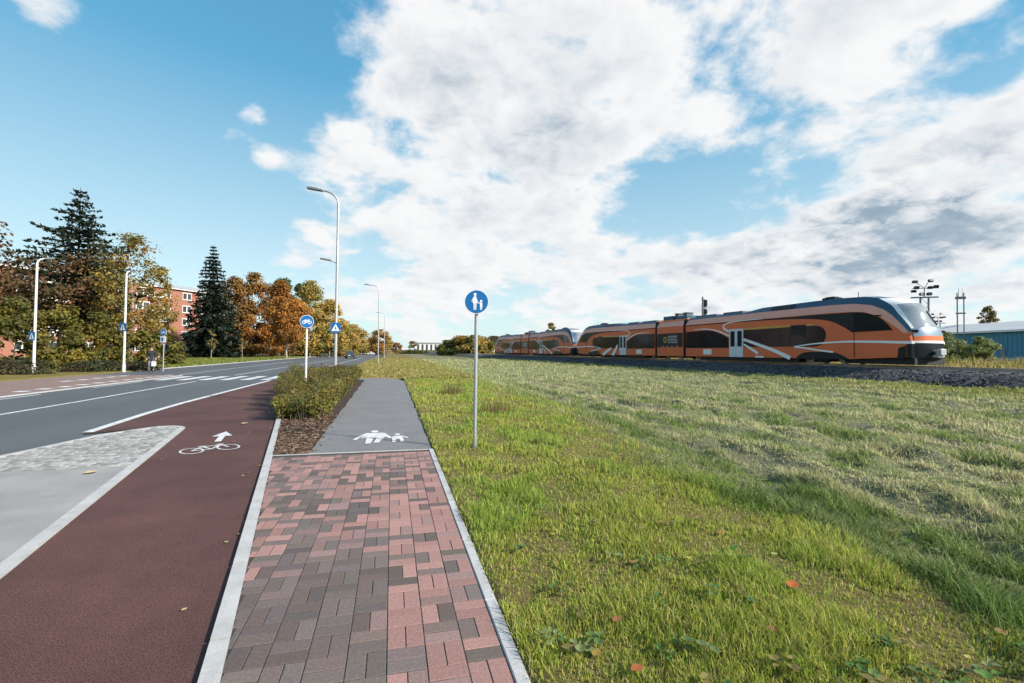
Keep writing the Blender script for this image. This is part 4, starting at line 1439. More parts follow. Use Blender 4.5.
def tree(name, label, loc, h, w, base, pal, nl, shape='egg', bark='bark', leaf=.34, group=None, clump=60, cat='tree', rad_t=None, airy=.55, trunk=True, flat=1.0):
    o = empty(name, loc)
    nc = clump
    t = rng.uniform(.02, 1.0, nc)
    R = PROF[shape](t) * w / 2 * (rng.uniform(.35, 1.0, nc) ** .6) * rng.uniform(.8, 1.12, nc)
    a = rng.uniform(0, 2 * PI, nc)
    cc = np.stack([R * np.cos(a), R * np.sin(a) * flat, base + t * (h - base)], 1)
    cr = w * rng.uniform(.085, .17, nc)
    wgt = cr ** 2; wgt /= wgt.sum()
    ci = rng.choice(nc, nl, p=wgt)
    g = rng.normal(size=(nl, 3)); g /= np.linalg.norm(g, axis=1)[:, None]
    g *= (rng.random((nl, 1)) ** airy)
    C = cc[ci] + g * cr[ci][:, None] * np.array([1.15, 1.15, .85])
    C[:, 2] = np.clip(C[:, 2], .03, h * 1.03)
    hue = rng.choice(len(pal), nc, p=None)
    pc = np.array(pal)[hue] * rng.uniform(.72, 1.28, (nc, 1))
    alt = np.array(pal)[rng.choice(len(pal), nl)]
    cols = (pc[ci] * .72 + alt * .28) * rng.uniform(.72, 1.28, (nl, 1))
    out = cc[ci] - np.array([0, 0, base + .35 * (h - base)]); out /= np.linalg.norm(out, axis=1)[:, None] + 1e-6
    leaf_mesh('crown', C, leaf * rng.uniform(.6, 1.3, nl), cols * 1.45, 'leaf', o, .75, g * .8 + out * .7 + np.array([0, 0, .35]))
    if trunk:
        rt = rad_t or h * .014
        mb = MB()
        top = base + (h - base) * .82
        pts = []; x = y = 0
        for k in range(7):
            pts.append((x, y, -.2 + (top + .2) * k / 6)); x += random.uniform(-.012, .012) * h; y += random.uniform(-.012, .012) * h
        mb.tube(pts, [rt * (1.25 if k == 0 else 1 - .8 * k / 6) for k in range(7)], 8)
        for k in rng.choice(nc, min(nc, 16), replace=False):
            tgt = Vector(cc[k]); z0 = max(base * .8, tgt.z - .35 * math.hypot(tgt.x, tgt.y) - .08 * h)
            f = min(.99, max(0, z0 / top)); i = min(5, int(f * 6))
            p = Vector(pts[i]).lerp(Vector(pts[i + 1]), f * 6 - i)
            mid = p.lerp(tgt, .5) + Vector((0, 0, -.02 * h))
            r0 = rt * .42 * (1.1 - f * .7)
            mb.tube([p, mid, tgt], [r0, r0 * .7, r0 * .25], 5)
        mb.build('trunk', bark, o, smooth=True)
    tag(o, label, cat, group)
    return o


def conifer(name, label, loc, h, w, zb, pal, whorls, nb, per, up=-.22, ragged=.25, power=1.0, leaf=.5, cat='tree', bark='bark_dark', group=None, gaps=0.0):
    o = empty(name, loc)
    C = []; Sx = []; mb = MB(); cols = []
    mb.tube([(0, 0, -.2), (0, 0, h * .5), (0, 0, h)], [h * .013, h * .008, .02], 8)
    for k in range(whorls):
        t = (k + rng.uniform(-.2, .2)) / whorls
        t = min(max(t, 0), .995)
        z = zb + (h - zb) * t
        L0 = w / 2 * ((1 - t) ** power) + .12
        for b in range(nb):
            if rng.random() < gaps: continue
            a = 2 * PI * (b + rng.uniform(-.35, .35)) / nb + k * .7
            L = L0 * rng.uniform(1 - ragged, 1 + ragged * .7)
            slope = up + rng.uniform(-.1, .1) + .45 * t * (1 if up < 0 else .4)
            d = np.array([math.cos(a), math.sin(a), 0])
            n = max(5, int(per * L / (w / 2)))
            u = rng.random(n) ** .75
            droop = -.18 * L * u ** 2 + (.16 * L * np.clip(u - .75, 0, 1))
            side = rng.normal(0, .14, n) * L * (1.05 - u * .7)
            P_ = d[None, :] * (u * L)[:, None] + np.array([-d[1], d[0], 0])[None, :] * side[:, None]
            P_[:, 2] = z + slope * u * L + droop - np.abs(side) * .25 - rng.random(n) * .10 * L * (1 - u * .5)
            C.append(P_); Sx.append(np.full(n, leaf) * (1.15 - .55 * t) * rng.uniform(.6, 1.3, n))
            pc = np.array(pal[rng.integers(len(pal))]) * rng.uniform(.7, 1.3)
            cols.append(pc[None, :] * rng.uniform(.75, 1.25, (n, 1)))
            if L > .6:
                e = Vector((d[0] * L * .85, d[1] * L * .85, z + slope * L * .85 - .13 * L))
                mb.tube([(0, 0, z), tuple(Vector((d[0] * L * .45, d[1] * L * .45, z + slope * L * .45 - .03 * L))), tuple(e)], [.012 * L + .015, .01 * L + .008, .008], 4, cap=False)
    C = np.concatenate(C); Sx = np.concatenate(Sx); cols = np.concatenate(cols)
    nrm = np.tile([0, 0, .9], (len(C), 1))
    leaf_mesh('crown', C, Sx, cols, 'needle', o, .42, nrm)
    mb.build('trunk', bark, o, smooth=True)
    tag(o, label, cat, group)
    return o


BROWN = [(.18, .092, .032), (.15, .082, .032), (.21, .12, .036), (.115, .085, .032)]
RUST = [(.095, .052, .026), (.075, .05, .025), (.12, .07, .032), (.06, .052, .022)]
ORANGE = [(.30, .13, .028), (.26, .11, .025), (.33, .17, .038), (.21, .10, .026)]
GOLD = [(.31, .21, .055), (.26, .19, .05), (.34, .24, .07), (.20, .17, .045)]
OLIVE = [(.115, .105, .022), (.085, .088, .02), (.15, .12, .025), (.065, .07, .02)]
BIRCH = [(.20, .155, .042), (.15, .135, .04), (.24, .17, .04), (.13, .115, .036), (.22, .12, .032)]
GREEN = [(.045, .075, .025), (.035, .06, .022), (.06, .085, .03)]
SPRUCE = [(.012, .024, .014), (.015, .030, .017), (.010, .019, .012)]
PINE = [(.016, .028, .016), (.020, .034, .018), (.013, .024, .014)]

TG = 'trees along the left side of the road'
conifer('spruce_tree', 'dark pointed spruce standing alone beside the brick building', (-29.37, 89.05, 0), 19.2, 10.0, .5, SPRUCE, 34, 9, 46, up=-.30, ragged=.22, power=.82, leaf=.85, group=TG)
conifer('fir_tree', 'tallest dark conifer with ragged open crown at the left of the photo', (-35.8, 65.9, 0), 20.4, 15.0, 3.5, PINE, 30, 8, 85, up=.16, ragged=.42, power=.85, leaf=.75, group=TG, gaps=.22)
tree('maple_tree', 'reddish brown leafy tree cut by the left edge of the photo', (-38.2, 54.5, 0), 13.5, 9.5, 3.5, RUST, 4200, 'egg', 'bark_dark', .36, TG, 60, airy=.7)
tree('maple_tree', 'reddish brown tree filling the space below the ragged conifer', (-35.0, 61.5, 0), 11.5, 10.5, 3.0, RUST, 4600, 'round', 'bark_dark', .36, TG, 60, airy=.7)
tree('bare_tree', 'thin grey half bare tree between the conifer and the yellow birch', (-32.5, 64.0, 0), 13.8, 6.5, 4.0, [(.06, .065, .05), (.09, .075, .035)], 2200, 'egg', 'bark_dark', .30, TG, 60, airy=.9)
tree('birch_tree', 'tall yellow brown birch behind the lamp with the crossing sign', (-27.2, 59.2, 0), 13.9, 8.4, 2.2, BIRCH, 5200, 'tall', 'bark_pale', .30, TG, 75, airy=.95)
tree('birch_tree', 'lower yellow brown birch at the edge of the brick facade', (-27.0, 64.8, 0), 11.0, 4.4, 2.5, BIRCH, 2600, 'tall', 'bark_pale', .31, TG, 55, airy=.8)
HG = 'shrubs of the overgrown hedge behind the white lamps'
hedge = [(-27.5, 38.0, 4.2, 4.8, 'olive shrub at the left edge of the photo, before the reddish tree'), (-25.6, 40.5, 4.9, 5.0, 'tall olive shrub directly behind the leftmost white lamp'), (-24.6, 43.5, 4.6, 5.0, 'olive shrub with yellow top right of the leftmost white lamp'), (-23.2, 45.8, 4.3, 4.6, 'twiggy olive shrub midway between the two white lamps'), (-22.2, 47.8, 3.8, 4.4, 'olive shrub just left of the white lamp with the crossing sign'), (-20.2, 49.5, 3.0, 3.8, 'low yellowish shrub behind the walking person')]
for k, (x, y, h, w, lb) in enumerate(hedge):
    tree('shrub', lb, (x, y, 0), h, w, .15, OLIVE if k % 2 else OLIVE + [(.19, .14, .022)], 5600 if k < 3 else 3600, 'bush', 'bark', .24, HG, 46, 'shrub', rad_t=.05, airy=.95)
for k, (x, y, h, w, lb) in enumerate([(-21.2, 33.6, .75, 3.6, 'dark low bush at the foot of the leftmost white lamp'), (-19.2, 37.6, .65, 3.4, 'dark low bush between the two white lamps at the pavement edge'), (-17.6, 39.4, .55, 2.4, 'dark low bush near the feet of the walking person')]):
    tree('low_bush', lb, (x, y, 0), h, w, .02, [(.03, .03, .018), (.05, .035, .02), (.035, .045, .02)], 2600, 'bush', 'bark', .13, 'dark low bushes along the far pavement', 40, 'shrub', trunk=False)
tree('larch_tree', 'brown tree directly right of the dark spruce', (-29.8, 101.5, 0), 15.2, 9.6, 1.2, BROWN, 11000, 'tall', 'bark', .42, TG, 80)
tree('larch_tree', 'brown orange tree, second to the right of the dark spruce', (-26.8, 104.0, 0), 16.4, 9.8, 1.0, BROWN + ORANGE[:1], 11000, 'tall', 'bark', .42, TG, 80)
tree('larch_tree', 'orange brown tall tree just left of the round orange one', (-22.6, 106.5, 0), 15.4, 9.2, 1.0, ORANGE[1:] + BROWN[:2], 10000, 'tall', 'bark', .42, TG, 80)
tree('round_tree', 'round bright orange tree with a pale trunk by the road', (-18.4, 92.5, 0), 10.9, 7.6, 2.6, ORANGE, 8500, 'round', 'bark_pale', .36, TG, 75)
tree('dark_tree', 'dark green tree top behind the round orange tree', (-27.1, 128.7, 0), 19.2, 8.0, 5.0, GREEN, 6500, 'egg', 'bark', .5, TG, 60)
tree('dark_tree', 'smaller dark green tree top, between the green and yellow crowns', (-23.2, 131.0, 0), 18.0, 7.0, 5.0, GREEN, 5500, 'egg', 'bark', .5, TG, 50)
tree('poplar_tree', 'tall yellow green tree behind the round bicycle sign', (-18.6, 118.0, 0), 17.2, 10.0, .8, [(.20, .19, .05), (.16, .17, .05)] + GOLD[:2], 10000, 'tall', 'bark_pale', .45, TG, 85)
tree('poplar_tree', 'golden tree left of the lamp with the crossing sign', (-14.6, 121.0, 0), 13.4, 9.4, .6, GOLD, 9000, 'tall', 'bark_pale', .45, TG, 75)
tree('poplar_tree', 'low golden tree behind the crossing sign', (-13.4, 131.0, 0), 9.6, 9.0, .4, GOLD, 7000, 'round', 'bark_pale', .45, TG, 60)
tree('round_tree', 'yellow round tree right of the crossing sign', (-13.6, 165.0, 0), 9.8, 11.0, .4, GOLD, 7500, 'round', 'bark', .55, TG, 70)
tree('round_tree', 'small yellow tree behind the dark car', (-12.0, 190.0, 0), 6.0, 12.0, .5, GOLD, 3000, 'round', 'bark', .55, TG, 60)
tree('round_tree', 'round orange tree at the end of the road behind the lamps', (-4.13, 176.5, 0), 8.9, 8.2, .3, ORANGE[2:] + GOLD[:2] + [(.26, .14, .04)], 8000, 'round', 'bark', .5, TG, 70)
tree('round_tree', 'tiny orange tree right of the round orange one at the road end', (1.9, 215.0, 0), 5.0, 5.0, .3, ORANGE[2:] + RUST[:1], 1500, 'round', 'bark', .5, TG, 40)
for k, (x, y, h, lb) in enumerate([(-27.7, 84.0, 4.6, 'young staked tree in front of the dark spruce'), (-24.5, 88.5, 4.0, 'young thin tree between the pale pole and the round orange tree')]):
    tree('young_tree', lb, (x, y, 0), h, 1.7, 1.4, BIRCH, 420, 'egg', 'bark_pale', .26, 'young trees on the verge', 20, airy=.8, rad_t=.05)
# undergrowth behind the trees so that the trunks stand before something
for k, (x, y, h, w, lb) in enumerate([(-33.0, 108, 4.5, 13, 'brown undergrowth under the tall brown trees'), (-25.5, 114, 4.5, 12, 'rusty undergrowth behind the round orange tree'), (-19.5, 124, 4.0, 10, 'yellowish undergrowth below the tall yellow green tree')]):
    tree('undergrowth', lb, (x, y, 0), h, w, .1, BROWN + RUST, 3600, 'bush', 'bark', .45, 'undergrowth below the trees', 60, 'undergrowth', trunk=False, airy=.7)
BG = 'distant trees left of the train'
far = [(17.6, 165, 4.2, 4.5, GREEN + OLIVE[:2], 'dark green bush right of the white hall'), (18.6, 156, 5.6, 7.0, GREEN + OLIVE, 'green tree left of the footpath sign post'), (22.0, 152, 7.2, 7.5, ORANGE[1:3] + OLIVE, 'orange brown tree right behind the footpath sign post'), (25.8, 150, 7.4, 7.0, GOLD + OLIVE, 'yellow tree just right of the footpath sign post'), (29.0, 152, 7.0, 7.0, OLIVE + GOLD[:1], 'yellow green tree touching the far end of the train'), (34.0, 160, 7.6, 7.0, [(.10, .085, .05), (.08, .07, .04)], 'pale brown tree above the far end of the train')]
for x, y, h, w, pal, lb in far:
    tree('distant_tree', lb, (x, y, .3), h * .86, w * 1.25, .1, [tuple(1.2 * q for q in p) for p in pal], 5200, 'egg', 'bark', .5, BG, 55)
tree('distant_tree', 'single yellowish tree top above the farther train unit', (52.3, 151.8, .5), 10.8, 4.8, 3.0, [(.2, .19, .06), (.16, .16, .05)], 3200, 'egg', 'bark', .5, None, 40)
tree('distant_tree', 'brownish tree top showing over the grey warehouse roof', (134.9, 79.2, .9), 12.4, 4.2, 3.0, BROWN[:1] + OLIVE, 3200, 'egg', 'bark', .36, None, 70)
tree('green_bush', 'pale green bush at the corner of the blue warehouse, right of the train nose', (80.5, 53.0, .8), 4.4, 6.2, .1, [(.14, .17, .06), (.18, .20, .08), (.11, .14, .045)], 6500, 'egg', 'bark', .26, 'bushes before the blue warehouse', 50, 'shrub')
tree('green_bush', 'smaller green bush before the blue warehouse wall', (84.0, 50.5, .8), 3.7, 4.6, .1, [(.14, .17, .06), (.18, .20, .08)], 5000, 'egg', 'bark', .26, 'bushes before the blue warehouse', 40, 'shrub')
tree('distant_tree', 'small brown tree left of the white hall', (10.0, 235.0, .1), 6.2, 5.0, .3, BIRCH, 1300, 'round', 'bark', .5, BG, 35)

tree('scrub', 'low dark scrub along the field edge before the white hall', (14.0, 232.0, .1), 1.7, 24.0, .05, GREEN + OLIVE[:2] + BROWN[:1], 5000, 'bush', 'bark', .5, None, 90, 'scrub', trunk=False, flat=.25)

# shrub bed beside the kerb
o = empty('shrub_bed', (-2.4, 19.0, 0))
NP = 150
pv_ = 11.75 + 14.7 * rng.random(NP) ** 1.35
pa = -0.31 - 0.18 * pv_ - .12; pb = -1.45 - .012 * (pv_ - 8)
pu = pa + (pb - pa) * rng.random(NP)
ph = (.46 + .32 * sstep(11.6, 13.8, pv_)) * rng.uniform(.72, 1.18, NP)
prr = rng.uniform(.26, .42, NP)
pcol = 1.25 * np.array([(.135, .135, .03), (.095, .11, .028), (.18, .165, .04), (.15, .10, .04), (.07, .09, .026)])[rng.choice(5, NP, p=[.32, .24, .22, .10, .12])]
N_ = 62000
pi_ = rng.integers(0, NP, N_)
st_u = rng.random(N_) ** .6
ang = rng.uniform(0, 2 * PI, N_); rr_ = np.sqrt(rng.random(N_)) * prr[pi_] * (.25 + .75 * st_u)
u = pu[pi_] + rr_ * np.cos(ang); v = pv_[pi_] + rr_ * np.sin(ang) * 1.2
z = ph[pi_] * st_u * (1 - .22 * (rr_ / prr[pi_]) ** 2) * rng.uniform(.85, 1.12, N_)
u = np.maximum(u, kx(v) - .16 - .1 * rng.random(N_))
cols = pcol[pi_] * rng.uniform(.65, 1.35, (N_, 1))
redtop = (rng.random(N_) < .22 * sstep(.6, .95, st_u))[:, None]
cols = np.where(redtop, np.array([.20, .10, .04]) * rng.uniform(.7, 1.3, (N_, 1)), cols)
leaf_mesh('foliage', np.stack([u + 2.4, v - 19.0, z], 1), (.036 + .0023 * v) * rng.uniform(.5, 1.4, N_), cols, 'leaf', o, .45, np.stack([np.cos(ang) * .6, np.sin(ang) * .6, np.full(N_, .5)], 1))
tw = MB()
for k in range(320):
    vv = 11.6 + 15 * random.random() ** 1.3
    a0 = kx(vv) - .15; b0 = -1.35 - .012 * (vv - 8)
    uu = random.uniform(a0, b0)
    h0 = (.6 + .42 * random.random()) * (1 if vv > 13 else .72)
    tw.tube([(uu + 2.4, vv - 19, -.03), (uu + 2.4 + random.uniform(-.15, .15), vv - 19 + random.uniform(-.15, .15), h0)], [.008, .003], 4, cap=False)
tag(tw.build('twigs', 'bark', o), kind='stuff')
tag(o, 'dense olive green shrub bed with reddish tips between kerb and footpath', 'shrubs')

# dead weeds in the field behind the footpath sign
for k, (x, y, lb) in enumerate([(2.6, 11.6, 'brown dead weed clump in the field just right of the footpath sign'), (2.2, 17.5, 'thin brown weed clump between footpath end and sign post')]):
    w_ = MB()
    for q in range(110):
        a = random.uniform(0, 2 * PI); r = random.random() ** .7 * .45
        hgt = random.uniform(.15, .42)
        w_.cur = random.choice([(.12, .075, .04), (.17, .12, .06), (.08, .06, .035)])
        p = Vector((r * math.cos(a), r * math.sin(a), -.03)); t_ = p + Vector((random.uniform(-.1, .1), random.uniform(-.1, .1), hgt))
        w_.tube([p, p.lerp(t_, .6) + Vector((.02, 0, 0)), t_], [.006, .005, .002], 3, cap=False)
    tag(w_.build('dead_weeds', 'chip', None, loc=(x, y, float(terrain_z(x, y))), cols=True), lb, 'weeds', 'dead weed clumps')

# ------------------------------------------------------------------ buildings
A = Vector((-39.0, 122.0, 0)); dv = Vector((-15, -26, 0)).normalized(); nv_ = Vector((.866, -.5, 0)).normalized()
bld = empty('apartment_block', A)
bld.rotation_euler = (0, 0, math.atan2(dv.y, dv.x))      # local x along the facade, local y to the front
fy = 1 if (Vector((-dv.y, dv.x, 0)).dot(nv_) > 0) else -1
LB, HB = 76.0, 13.9
wal = MB().box((LB / 2, -fy * 6, HB / 2 - .5), (LB, 12, HB + 1.0))
wal.build('wall', 'brick_wall', bld)
rf = MB()
rf.box((LB / 2, -fy * 6, HB + .12), (LB + .9, 13.0, .24))
rf.build('eaves', 'white_paint', bld)
r2 = MB()
r2.prism([(-.6, 0), (12.6, 0), (6, 1.5)], (-.45, -fy * 12 if fy > 0 else 0, HB + .243), (0, 1, 0), (0, 0, 1), (LB + .9, 0, 0))
r2.build('roof', 'roof_grey', bld)
for c in range(16):
    for r in range(5):
        x = 3.2 + c * 4.6; z = 1.7 + r * 2.75
        wd = 2.0 if c % 3 else 2.6
        wf = MB().box((x, fy * .03, z), (wd, .09, 1.55)).build('window', 'white_paint', bld)
        gl = MB()
        for q in (-1, 1):
            gl.box((x + q * wd * .25, fy * .07, z), (wd * .40, .03, 1.25))
        gl.build('pane', 'window_glass', wf)
for c in (2, 6, 10, 14):
    for r in range(1, 5):
        x = 5.5 + c * 4.6; z = .75 + r * 2.75
        MB().box((x, fy * .65, z), (3.0, 1.3, .14)).box((x, fy * 1.27, z + .5), (3.0, .05, .95)).build('balcony', 'white_paint', bld)
tag(bld, 'long five storey red brick apartment block behind the trees at left', 'building')

wh = empty('warehouse', (124.5, 88.0, .7))
wv = Vector((-.29, -.957, 0)).normalized()
wh.rotation_euler = (0, 0, math.atan2(wv.y, wv.x))         # local x runs towards the right of the photo; local y away from the camera is +
LW = 95.0
MB().box((LW / 2, 8, 2.9), (LW, 16, 6.2)).build('wall', 'shed_blue', wh)
rb_ = MB()
for k in range(int(LW / .9)):
    rb_.box((.45 + k * .9, -.025, 3.0), (.07, .05, 5.9))
rb_.build('wall_ribs', 'shed_blue', wh)
rr = MB()
rr.prism([(-.7, 0), (8, 2.25), (16.7, 0), (16.7, -.35), (-.7, -.35)], (-.5, 0, 6.36), (0, 1, 0), (0, 0, 1), (LW + 1, 0, 0))
rr.build('roof', 'shed_roof', wh)
MB().box((LW / 2, -.75, 6.1), (LW + 1, .12, .22)).build('gutter', 'white_paint', wh)
MB().box((LW / 2, -.03, .4), (LW, .06, .9)).build('plinth', 'concrete_kerb', wh)
for x in (22, 46):
    MB().box((x, -.04, 1.9), (1.1, .1, 2.1)).build('door', 'lamp_grey', wh)
tag(wh, 'long blue metal warehouse with pale grey roof at the right edge', 'warehouse')

hl_ = empty('white_hall', (12.5, 255, .4))
MB().box((9, 6, 2.5), (19.5, 12, 5.6)).build('wall', 'plaster_pale', hl_)
MB().box((9, 6, 5.6), (20.2, 12.8, .6)).build('roof', 'roof_grey', hl_)
for k in range(8):
    MB().box((1.0 + k * 2.3, -.02, 3.0), (1.0, .1, 3.4)).build('window', 'window_glass', hl_)
tag(hl_, 'low white hall with tall dark windows on the horizon', 'building')
h2 = empty('roadside_building', (-15.0, 215, 0))
MB().box((4.5, 5, 1.6), (11, 8, 3.2)).build('wall', 'plaster_pale', h2)
MB().box((4.5, 5, 3.4), (12, 9, .4)).build('roof', 'roof_grey', h2)
for k in range(3):
    MB().box((1.2 + k * 3.2, .97, 1.7), (1.6, .1, 1.2)).build('window', 'window_glass', h2)
tag(h2, 'low pale building at the end of the road behind the dark car', 'building')

# masts beyond the train
def lighting_mast(loc, h, rz, sc=1.0):
    m = empty('lighting_mast', loc, rz)
    for q in (-.42, .42):
        MB().tube([(q, 0, -.5), (q, 0, h * .78)], .11 * sc, 8).build('pole', 'lamp_grey', m, smooth=True)
    MB().box((0, 0, h * .79), (2.8, .3, .16), 0, .03).build('platform', 'lamp_grey', m)
    br = MB()
    for k in range(7):
        z = 1 + k * h * .1
        s_ = 1 if k % 2 else -1
        br.tube([(-.42 * s_, 0, z), (.42 * s_, 0, z + h * .1)], .025, 4)
    br.build('bracing', 'lamp_grey', m)
    up = MB()
    up.tube([(0, 0, h * .79), (0, 0, h * .9)], .05, 6); up.box((0, 0, h * .9), (2.5, .08, .08))
    up.tube([(.0, 0, h * .9), (.55, 0, h)], .04, 5); up.tube([(0, 0, h * .9), (-1.0, 0, h * .985)], .04, 5)
    up.build('upper_frame', 'lamp_grey', m)
    for (x, z) in ((-1.15, .865), (-.85, .91), (.55, .905), (1.15, .915), (-.3, .83), (.45, .83), (.62, .99), (-1.02, .98)):
        MB().box((x, -.12, h * z), (.52, .32, .34), random.uniform(-.4, .4), .06, random.uniform(-.5, .2)).build('floodlight', 'train_black', m)
    return m


tag(lighting_mast((65.8, 45.2, .8), 10.6, rad(-35)), 'tall double pole floodlight mast directly behind the train nose', 'light mast', 'floodlight masts of the rail yard')
tag(lighting_mast((123.6, 82.1, .8), 11.0, rad(-35)), 'smaller distant floodlight mast, right of the mast behind the train nose', 'light mast', 'floodlight masts of the rail yard')
hf = empty('pylon', (118.0, 74.0, .8), rad(-38))
for q in (-.55, .55):
    MB().tube([(q, 0, -.5), (q, 0, 14.6)], .12, 8).build('pole', 'lamp_grey', hf, smooth=True)
MB().box((0, 0, 13.5), (1.7, .35, .55), 0, .05).build('crossbeam', 'lamp_grey', hf)
MB().box((0, 0, 10.2), (1.6, .3, .3), 0, .05).build('crossbeam', 'lamp_grey', hf)
for q in (-.3, .3):
    MB().tube([(q, 0, 13.7), (q, 0, 15.6)], .05, 6).build('insulator', 'galvanised', hf)
tag(hf, 'grey twin pole pylon with two crossbeams rising over the warehouse roof', 'pylon')

# ------------------------------------------------------------------ car
cr_ = empty('car', (-8.1, 100.0, Z_ROAD))
prof_ = [(-2.1, .35), (-2.12, .75), (-2.0, .95), (-1.75, 1.0), (-1.35, 1.42), (.3, 1.47), (1.0, 1.0), (1.95, .82), (2.1, .6), (2.1, .35)]
b_ = MB().prism(prof_, (-.86, 0, 0), (0, 1, 0), (0, 0, 1), (1.72, 0, 0)).build('body', 'car_paint', cr_)
for x in (-.8, .8):
    for y in (-1.3, 1.3):
        w_ = MB().tube([(x - .1, y, .32), (x + .1, y, .32)], .32, 18).build('wheel', 'tyre', cr_, smooth=True)
        MB().tube([(x - .105, y, .32), (x + .105, y, .32)], .19, 12).build('rim', 'galvanised', w_)
MB().prism([(-.66, 1.03), (.66, 1.03), (.56, 1.36), (-.56, 1.36)], (0, -1.74, 0), (1, 0, 0), (0, .4, 1), (0, -.01, 0)).build('rear_window', 'window_glass', cr_).location = (0, -.40, 0.0)
for x in (-.87, .87):
    MB().prism([(-1.3, 1.02), (.75, 1.02), (.25, 1.38), (-1.1, 1.36)], (x, 0, 0), (0, 1, 0), (0, 0, 1), (math.copysign(.006, x), 0, 0)).build('side_window', 'window_glass', cr_)
    MB().box((x * .85, -2.11, .80), (.24, .05, .16), 0, .02).build('tail_light', 'tail_light', cr_)
MB().box((0, -2.13, .62), (.5, .02, .11)).build('number_plate', 'white_paint', cr_)
MB().box((0, -2.12, .42), (1.6, .08, .16), 0, .03).build('bumper', 'tyre', cr_)
tag(cr_, 'dark car driving away on the road in the distance', 'car')

# ------------------------------------------------------------------ person walking on the far pavement
def skin_obj(name, verts, edges, radii, m, parent, root=0, sub=2):
    me = bpy.data.meshes.new(name)
    me.from_pydata(verts, edges, []); me.update()
    o = bpy.data.objects.new(name, me); COL.objects.link(o)
    o.parent = parent
    sk = o.modifiers.new('skin', 'SKIN')
    if not me.skin_vertices:
        me.skin_vertices.new() if hasattr(me.skin_vertices, 'new') else None
    for i, r in enumerate(radii):
        v = me.skin_vertices[0].data[i]
        v.radius = r if isinstance(r, tuple) else (r, r)
        v.use_root = (i == root)
    sk.use_smooth_shade = True
    o.modifiers.new('sub', 'SUBSURF').levels = sub
    o.modifiers['sub'].render_levels = sub
    me.materials.append(MATS[m])
    return o


def make_skin_layer(me):
    if not me.skin_vertices:
        bm_ = __import__('bmesh').new(); bm_.from_mesh(me); bm_.verts.layers.skin.verify(); bm_.to_mesh(me); bm_.free()


def skin_body(name, verts, edges, radii, m, parent, root=0, sub=2):
    me = bpy.data.meshes.new(name)
    me.from_pydata(verts, edges, []); me.update()
    make_skin_layer(me)
    o = bpy.data.objects.new(name, me); COL.objects.link(o)
    if parent: o.parent = parent
    for i, r in enumerate(radii):
        v = me.skin_vertices[0].data[i]
        v.radius = r if isinstance(r, tuple) else (r, r)
        v.use_root = (i == root)
    sk = o.modifiers.new('skin', 'SKIN'); sk.use_smooth_shade = True
    sb_ = o.modifiers.new('sub', 'SUBSURF'); sb_.levels = sub; sb_.render_levels = sub
    me.materials.append(MATS[m])
    return o


pp = empty('person', (-15.83, 37.1, -0.02), rad(200))
Vp = [(0, 0, .95), (0, .01, 1.15), (0, .0, 1.38), (0, .01, 1.47), (0, .03, 1.55), (0, .035, 1.64),
      (.10, 0, .90), (.11, .10, .50), (.11, .02, .09), (.11, .15, .04),
      (-.10, 0, .90), (-.11, -.04, .50), (-.11, -.22, .12), (-.11, -.10, .04),
      (.19, 0, 1.38), (.25, -.06, 1.12), (.25, .02, .86), (.25, .04, .78),
      (-.19, 0, 1.38), (-.25, .05, 1.12), (-.25, .16, .88), (-.25, .19, .80)]
Ep = [(0, 1), (1, 2), (2, 3), (3, 4), (4, 5), (0, 6), (6, 7), (7, 8), (8, 9), (0, 10), (10, 11), (11, 12), (12, 13), (2, 14), (14, 15), (15, 16), (16, 17), (2, 18), (18, 19), (19, 20), (20, 21)]
Rp = [.13, .13, .13, .06, .085, .08, .09, .065, .045, .04, .09, .065, .045, .04, .065, .05, .04, .035, .065, .05, .04, .035]
skin_body('body', Vp, Ep, Rp, 'skin_tone', pp)
Vj = [Vp[0], Vp[1], Vp[2], (0, .01, 1.44), Vp[14], Vp[15], (.25, .01, .9), Vp[18], Vp[19], (-.25, .15, .92), (0, 0, .80)]
skin_body('jacket', Vj, [(0, 1), (1, 2), (2, 3), (2, 4), (4, 5), (5, 6), (2, 7), (7, 8), (8, 9), (0, 10)], [.17, .16, .165, .085, .085, .07, .06, .085, .07, .06, .17], 'clothes_dark', pp)
Vt = [(0, 0, .92), Vp[6], Vp[7], (.11, .03, .1), Vp[10], Vp[11], (-.11, -.21, .14)]
skin_body('trousers', Vt, [(0, 1), (1, 2), (2, 3), (0, 4), (4, 5), (5, 6)], [.14, .105, .08, .065, .105, .08, .065], 'trousers', pp)
MB().ball((0, .015, 1.66), (.098, .11, .10), 14, 10).build('hair', 'hair', pp, smooth=True)
for x, y in ((.11, .09), (-.11, -.16)):
    MB().box((x, y, .05), (.10, .28, .10), 0, .03).build('shoe', 'tyre', pp)
tag(pp, 'person in dark jacket and grey trousers walking on the far pavement', 'person')
bgp = empty('carried_bag', (-15.83 + .22, 37.1 - .16, .36))
MB().box((0, 0, .16), (.26, .12, .32), .3, .04).build('bag_body', 'bag', bgp)
MB().tube([(-.08, 0, .3), (-.05, 0, .42), (.05, 0, .42), (.08, 0, .3)], .01, 5).build('handle', 'bag', bgp)
tag(bgp, 'pale bag hanging from the hand of the walking person', 'bag')

# ------------------------------------------------------------------ fallen leaves
def leaf_shape(mb, c, s, rz, curl=.25):
    ptsL = [(0, -.55), (.28, -.3), (.42, .05), (.25, .35), (0, .6), (-.25, .35), (-.42, .05), (-.28, -.3)]
    M_ = Matrix.Rotation(rz, 3, 'Z')
    V_ = [Vector(c) + M_ @ Vector((a * s, b * s, s * curl * (a * a + .4 * b * b) + .006)) for a, b in ptsL] + [Vector(c) + Vector((0, 0, .007))]
    mb.add(V_, [(i, (i + 1) % 8, 8) for i in range(8)])


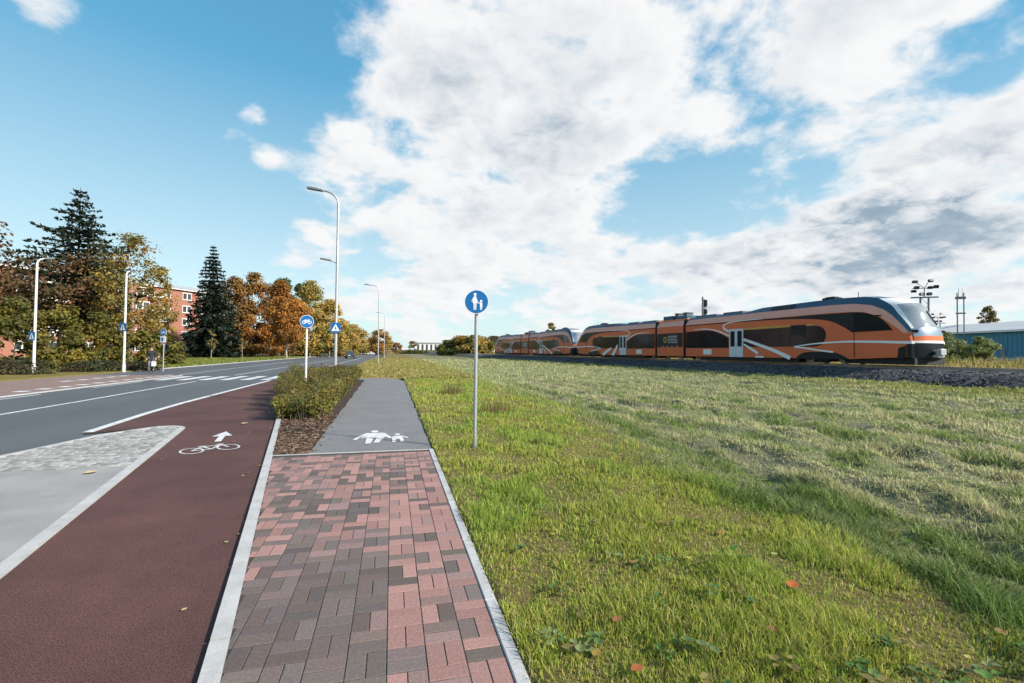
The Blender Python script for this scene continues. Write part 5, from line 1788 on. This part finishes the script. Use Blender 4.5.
lv = MB()
LC = [(.33, .16, .05), (.40, .26, .12), (.26, .11, .04), (.42, .33, .18), (.20, .12, .06)]
for k in range(165):
    lv.cur = tuple(q * random.uniform(.7, 1.2) for q in random.choice(LC))
    if k < 75:
        y = 1.4 + 9 * random.random() ** 1.6; x = .72 + (2.6) * random.random() ** 1.4
        z = float(terrain_z(x, y)) + random.uniform(.005, .05)
    elif k < 105:
        y = random.uniform(2.5, 26); x = kx(y) - .13 - 1.7 * random.random() ** 4; z = Z_BIKE + .004
    elif k < 130:
        y = random.uniform(8, 13); x = random.uniform(kx(y) + .1, -1.0); z = .012
    else:
        y = random.uniform(18, 40); x = random.uniform(-16.5, -12.3); z = -.012
    leaf_shape(lv, (x, y, z), random.uniform(.03, .07) * (1.6 if k >= 130 else 1), random.uniform(0, 2 * PI), random.uniform(.1, .6))
tag(lv.build('fallen_leaves', 'chip', cols=True), 'small fallen autumn leaves scattered over grass, path edges and pavement', 'leaves', kind='stuff')
wd = MB()
for k in range(330):
    y = 1.5 + 11 * random.random() ** 1.7; x = .75 + random.random() * (float(strip_edge(y)) + .6)
    if float(vfbm(x * 1.3 + 60, y * 1.3)) < .5: continue
    z = float(terrain_z(x, y)) + random.uniform(.01, .05)
    g = random.uniform(.7, 1.3)
    wd.cur = tuple(q * g for q in random.choice([(.10, .20, .05), (.14, .22, .07), (.20, .25, .11), (.22, .19, .07)]))
    for q in range(random.randint(3, 6)):
        a = random.uniform(0, 2 * PI); r = random.uniform(.02, .06)
        leaf_shape(wd, (x + r * math.cos(a), y + r * math.sin(a), z + random.uniform(0, .03)), random.uniform(.03, .065), a - PI / 2, random.uniform(.4, 1.6))
tag(wd.build('broadleaf_weeds', 'leaf', cols=True), 'broad leaved green weeds scattered through the near grass', 'weeds', kind='stuff')
for (x, y, z, s, c, lb) in [(2.45, 2.45, None, .10, (.36, .10, .03), 'large red brown fallen leaf lying in the grass strip at lower right'), (1.97, 2.1, None, .055, (.22, .08, .05), 'small dark red leaf in the grass near the bottom edge'), (-3.68, 7.15, Z_ISL, .14, (.50, .38, .20), 'pale yellow leaf on the edging of the traffic island'), (-3.05, 11.3, Z_BIKE + .004, .15, (.5, .38, .22), 'yellowish leaf on the red bicycle path beyond the arrow')]:
    m_ = MB(); m_.cur = c
    leaf_shape(m_, (0, 0, 0), s, random.uniform(0, 6), .5)
    if z is None: z = float(terrain_z(x, y)) + .05
    tag(m_.build('fallen_leaf', 'chip', None, loc=(x, y, z + .006), cols=True), lb, 'leaf', 'single fallen leaves')
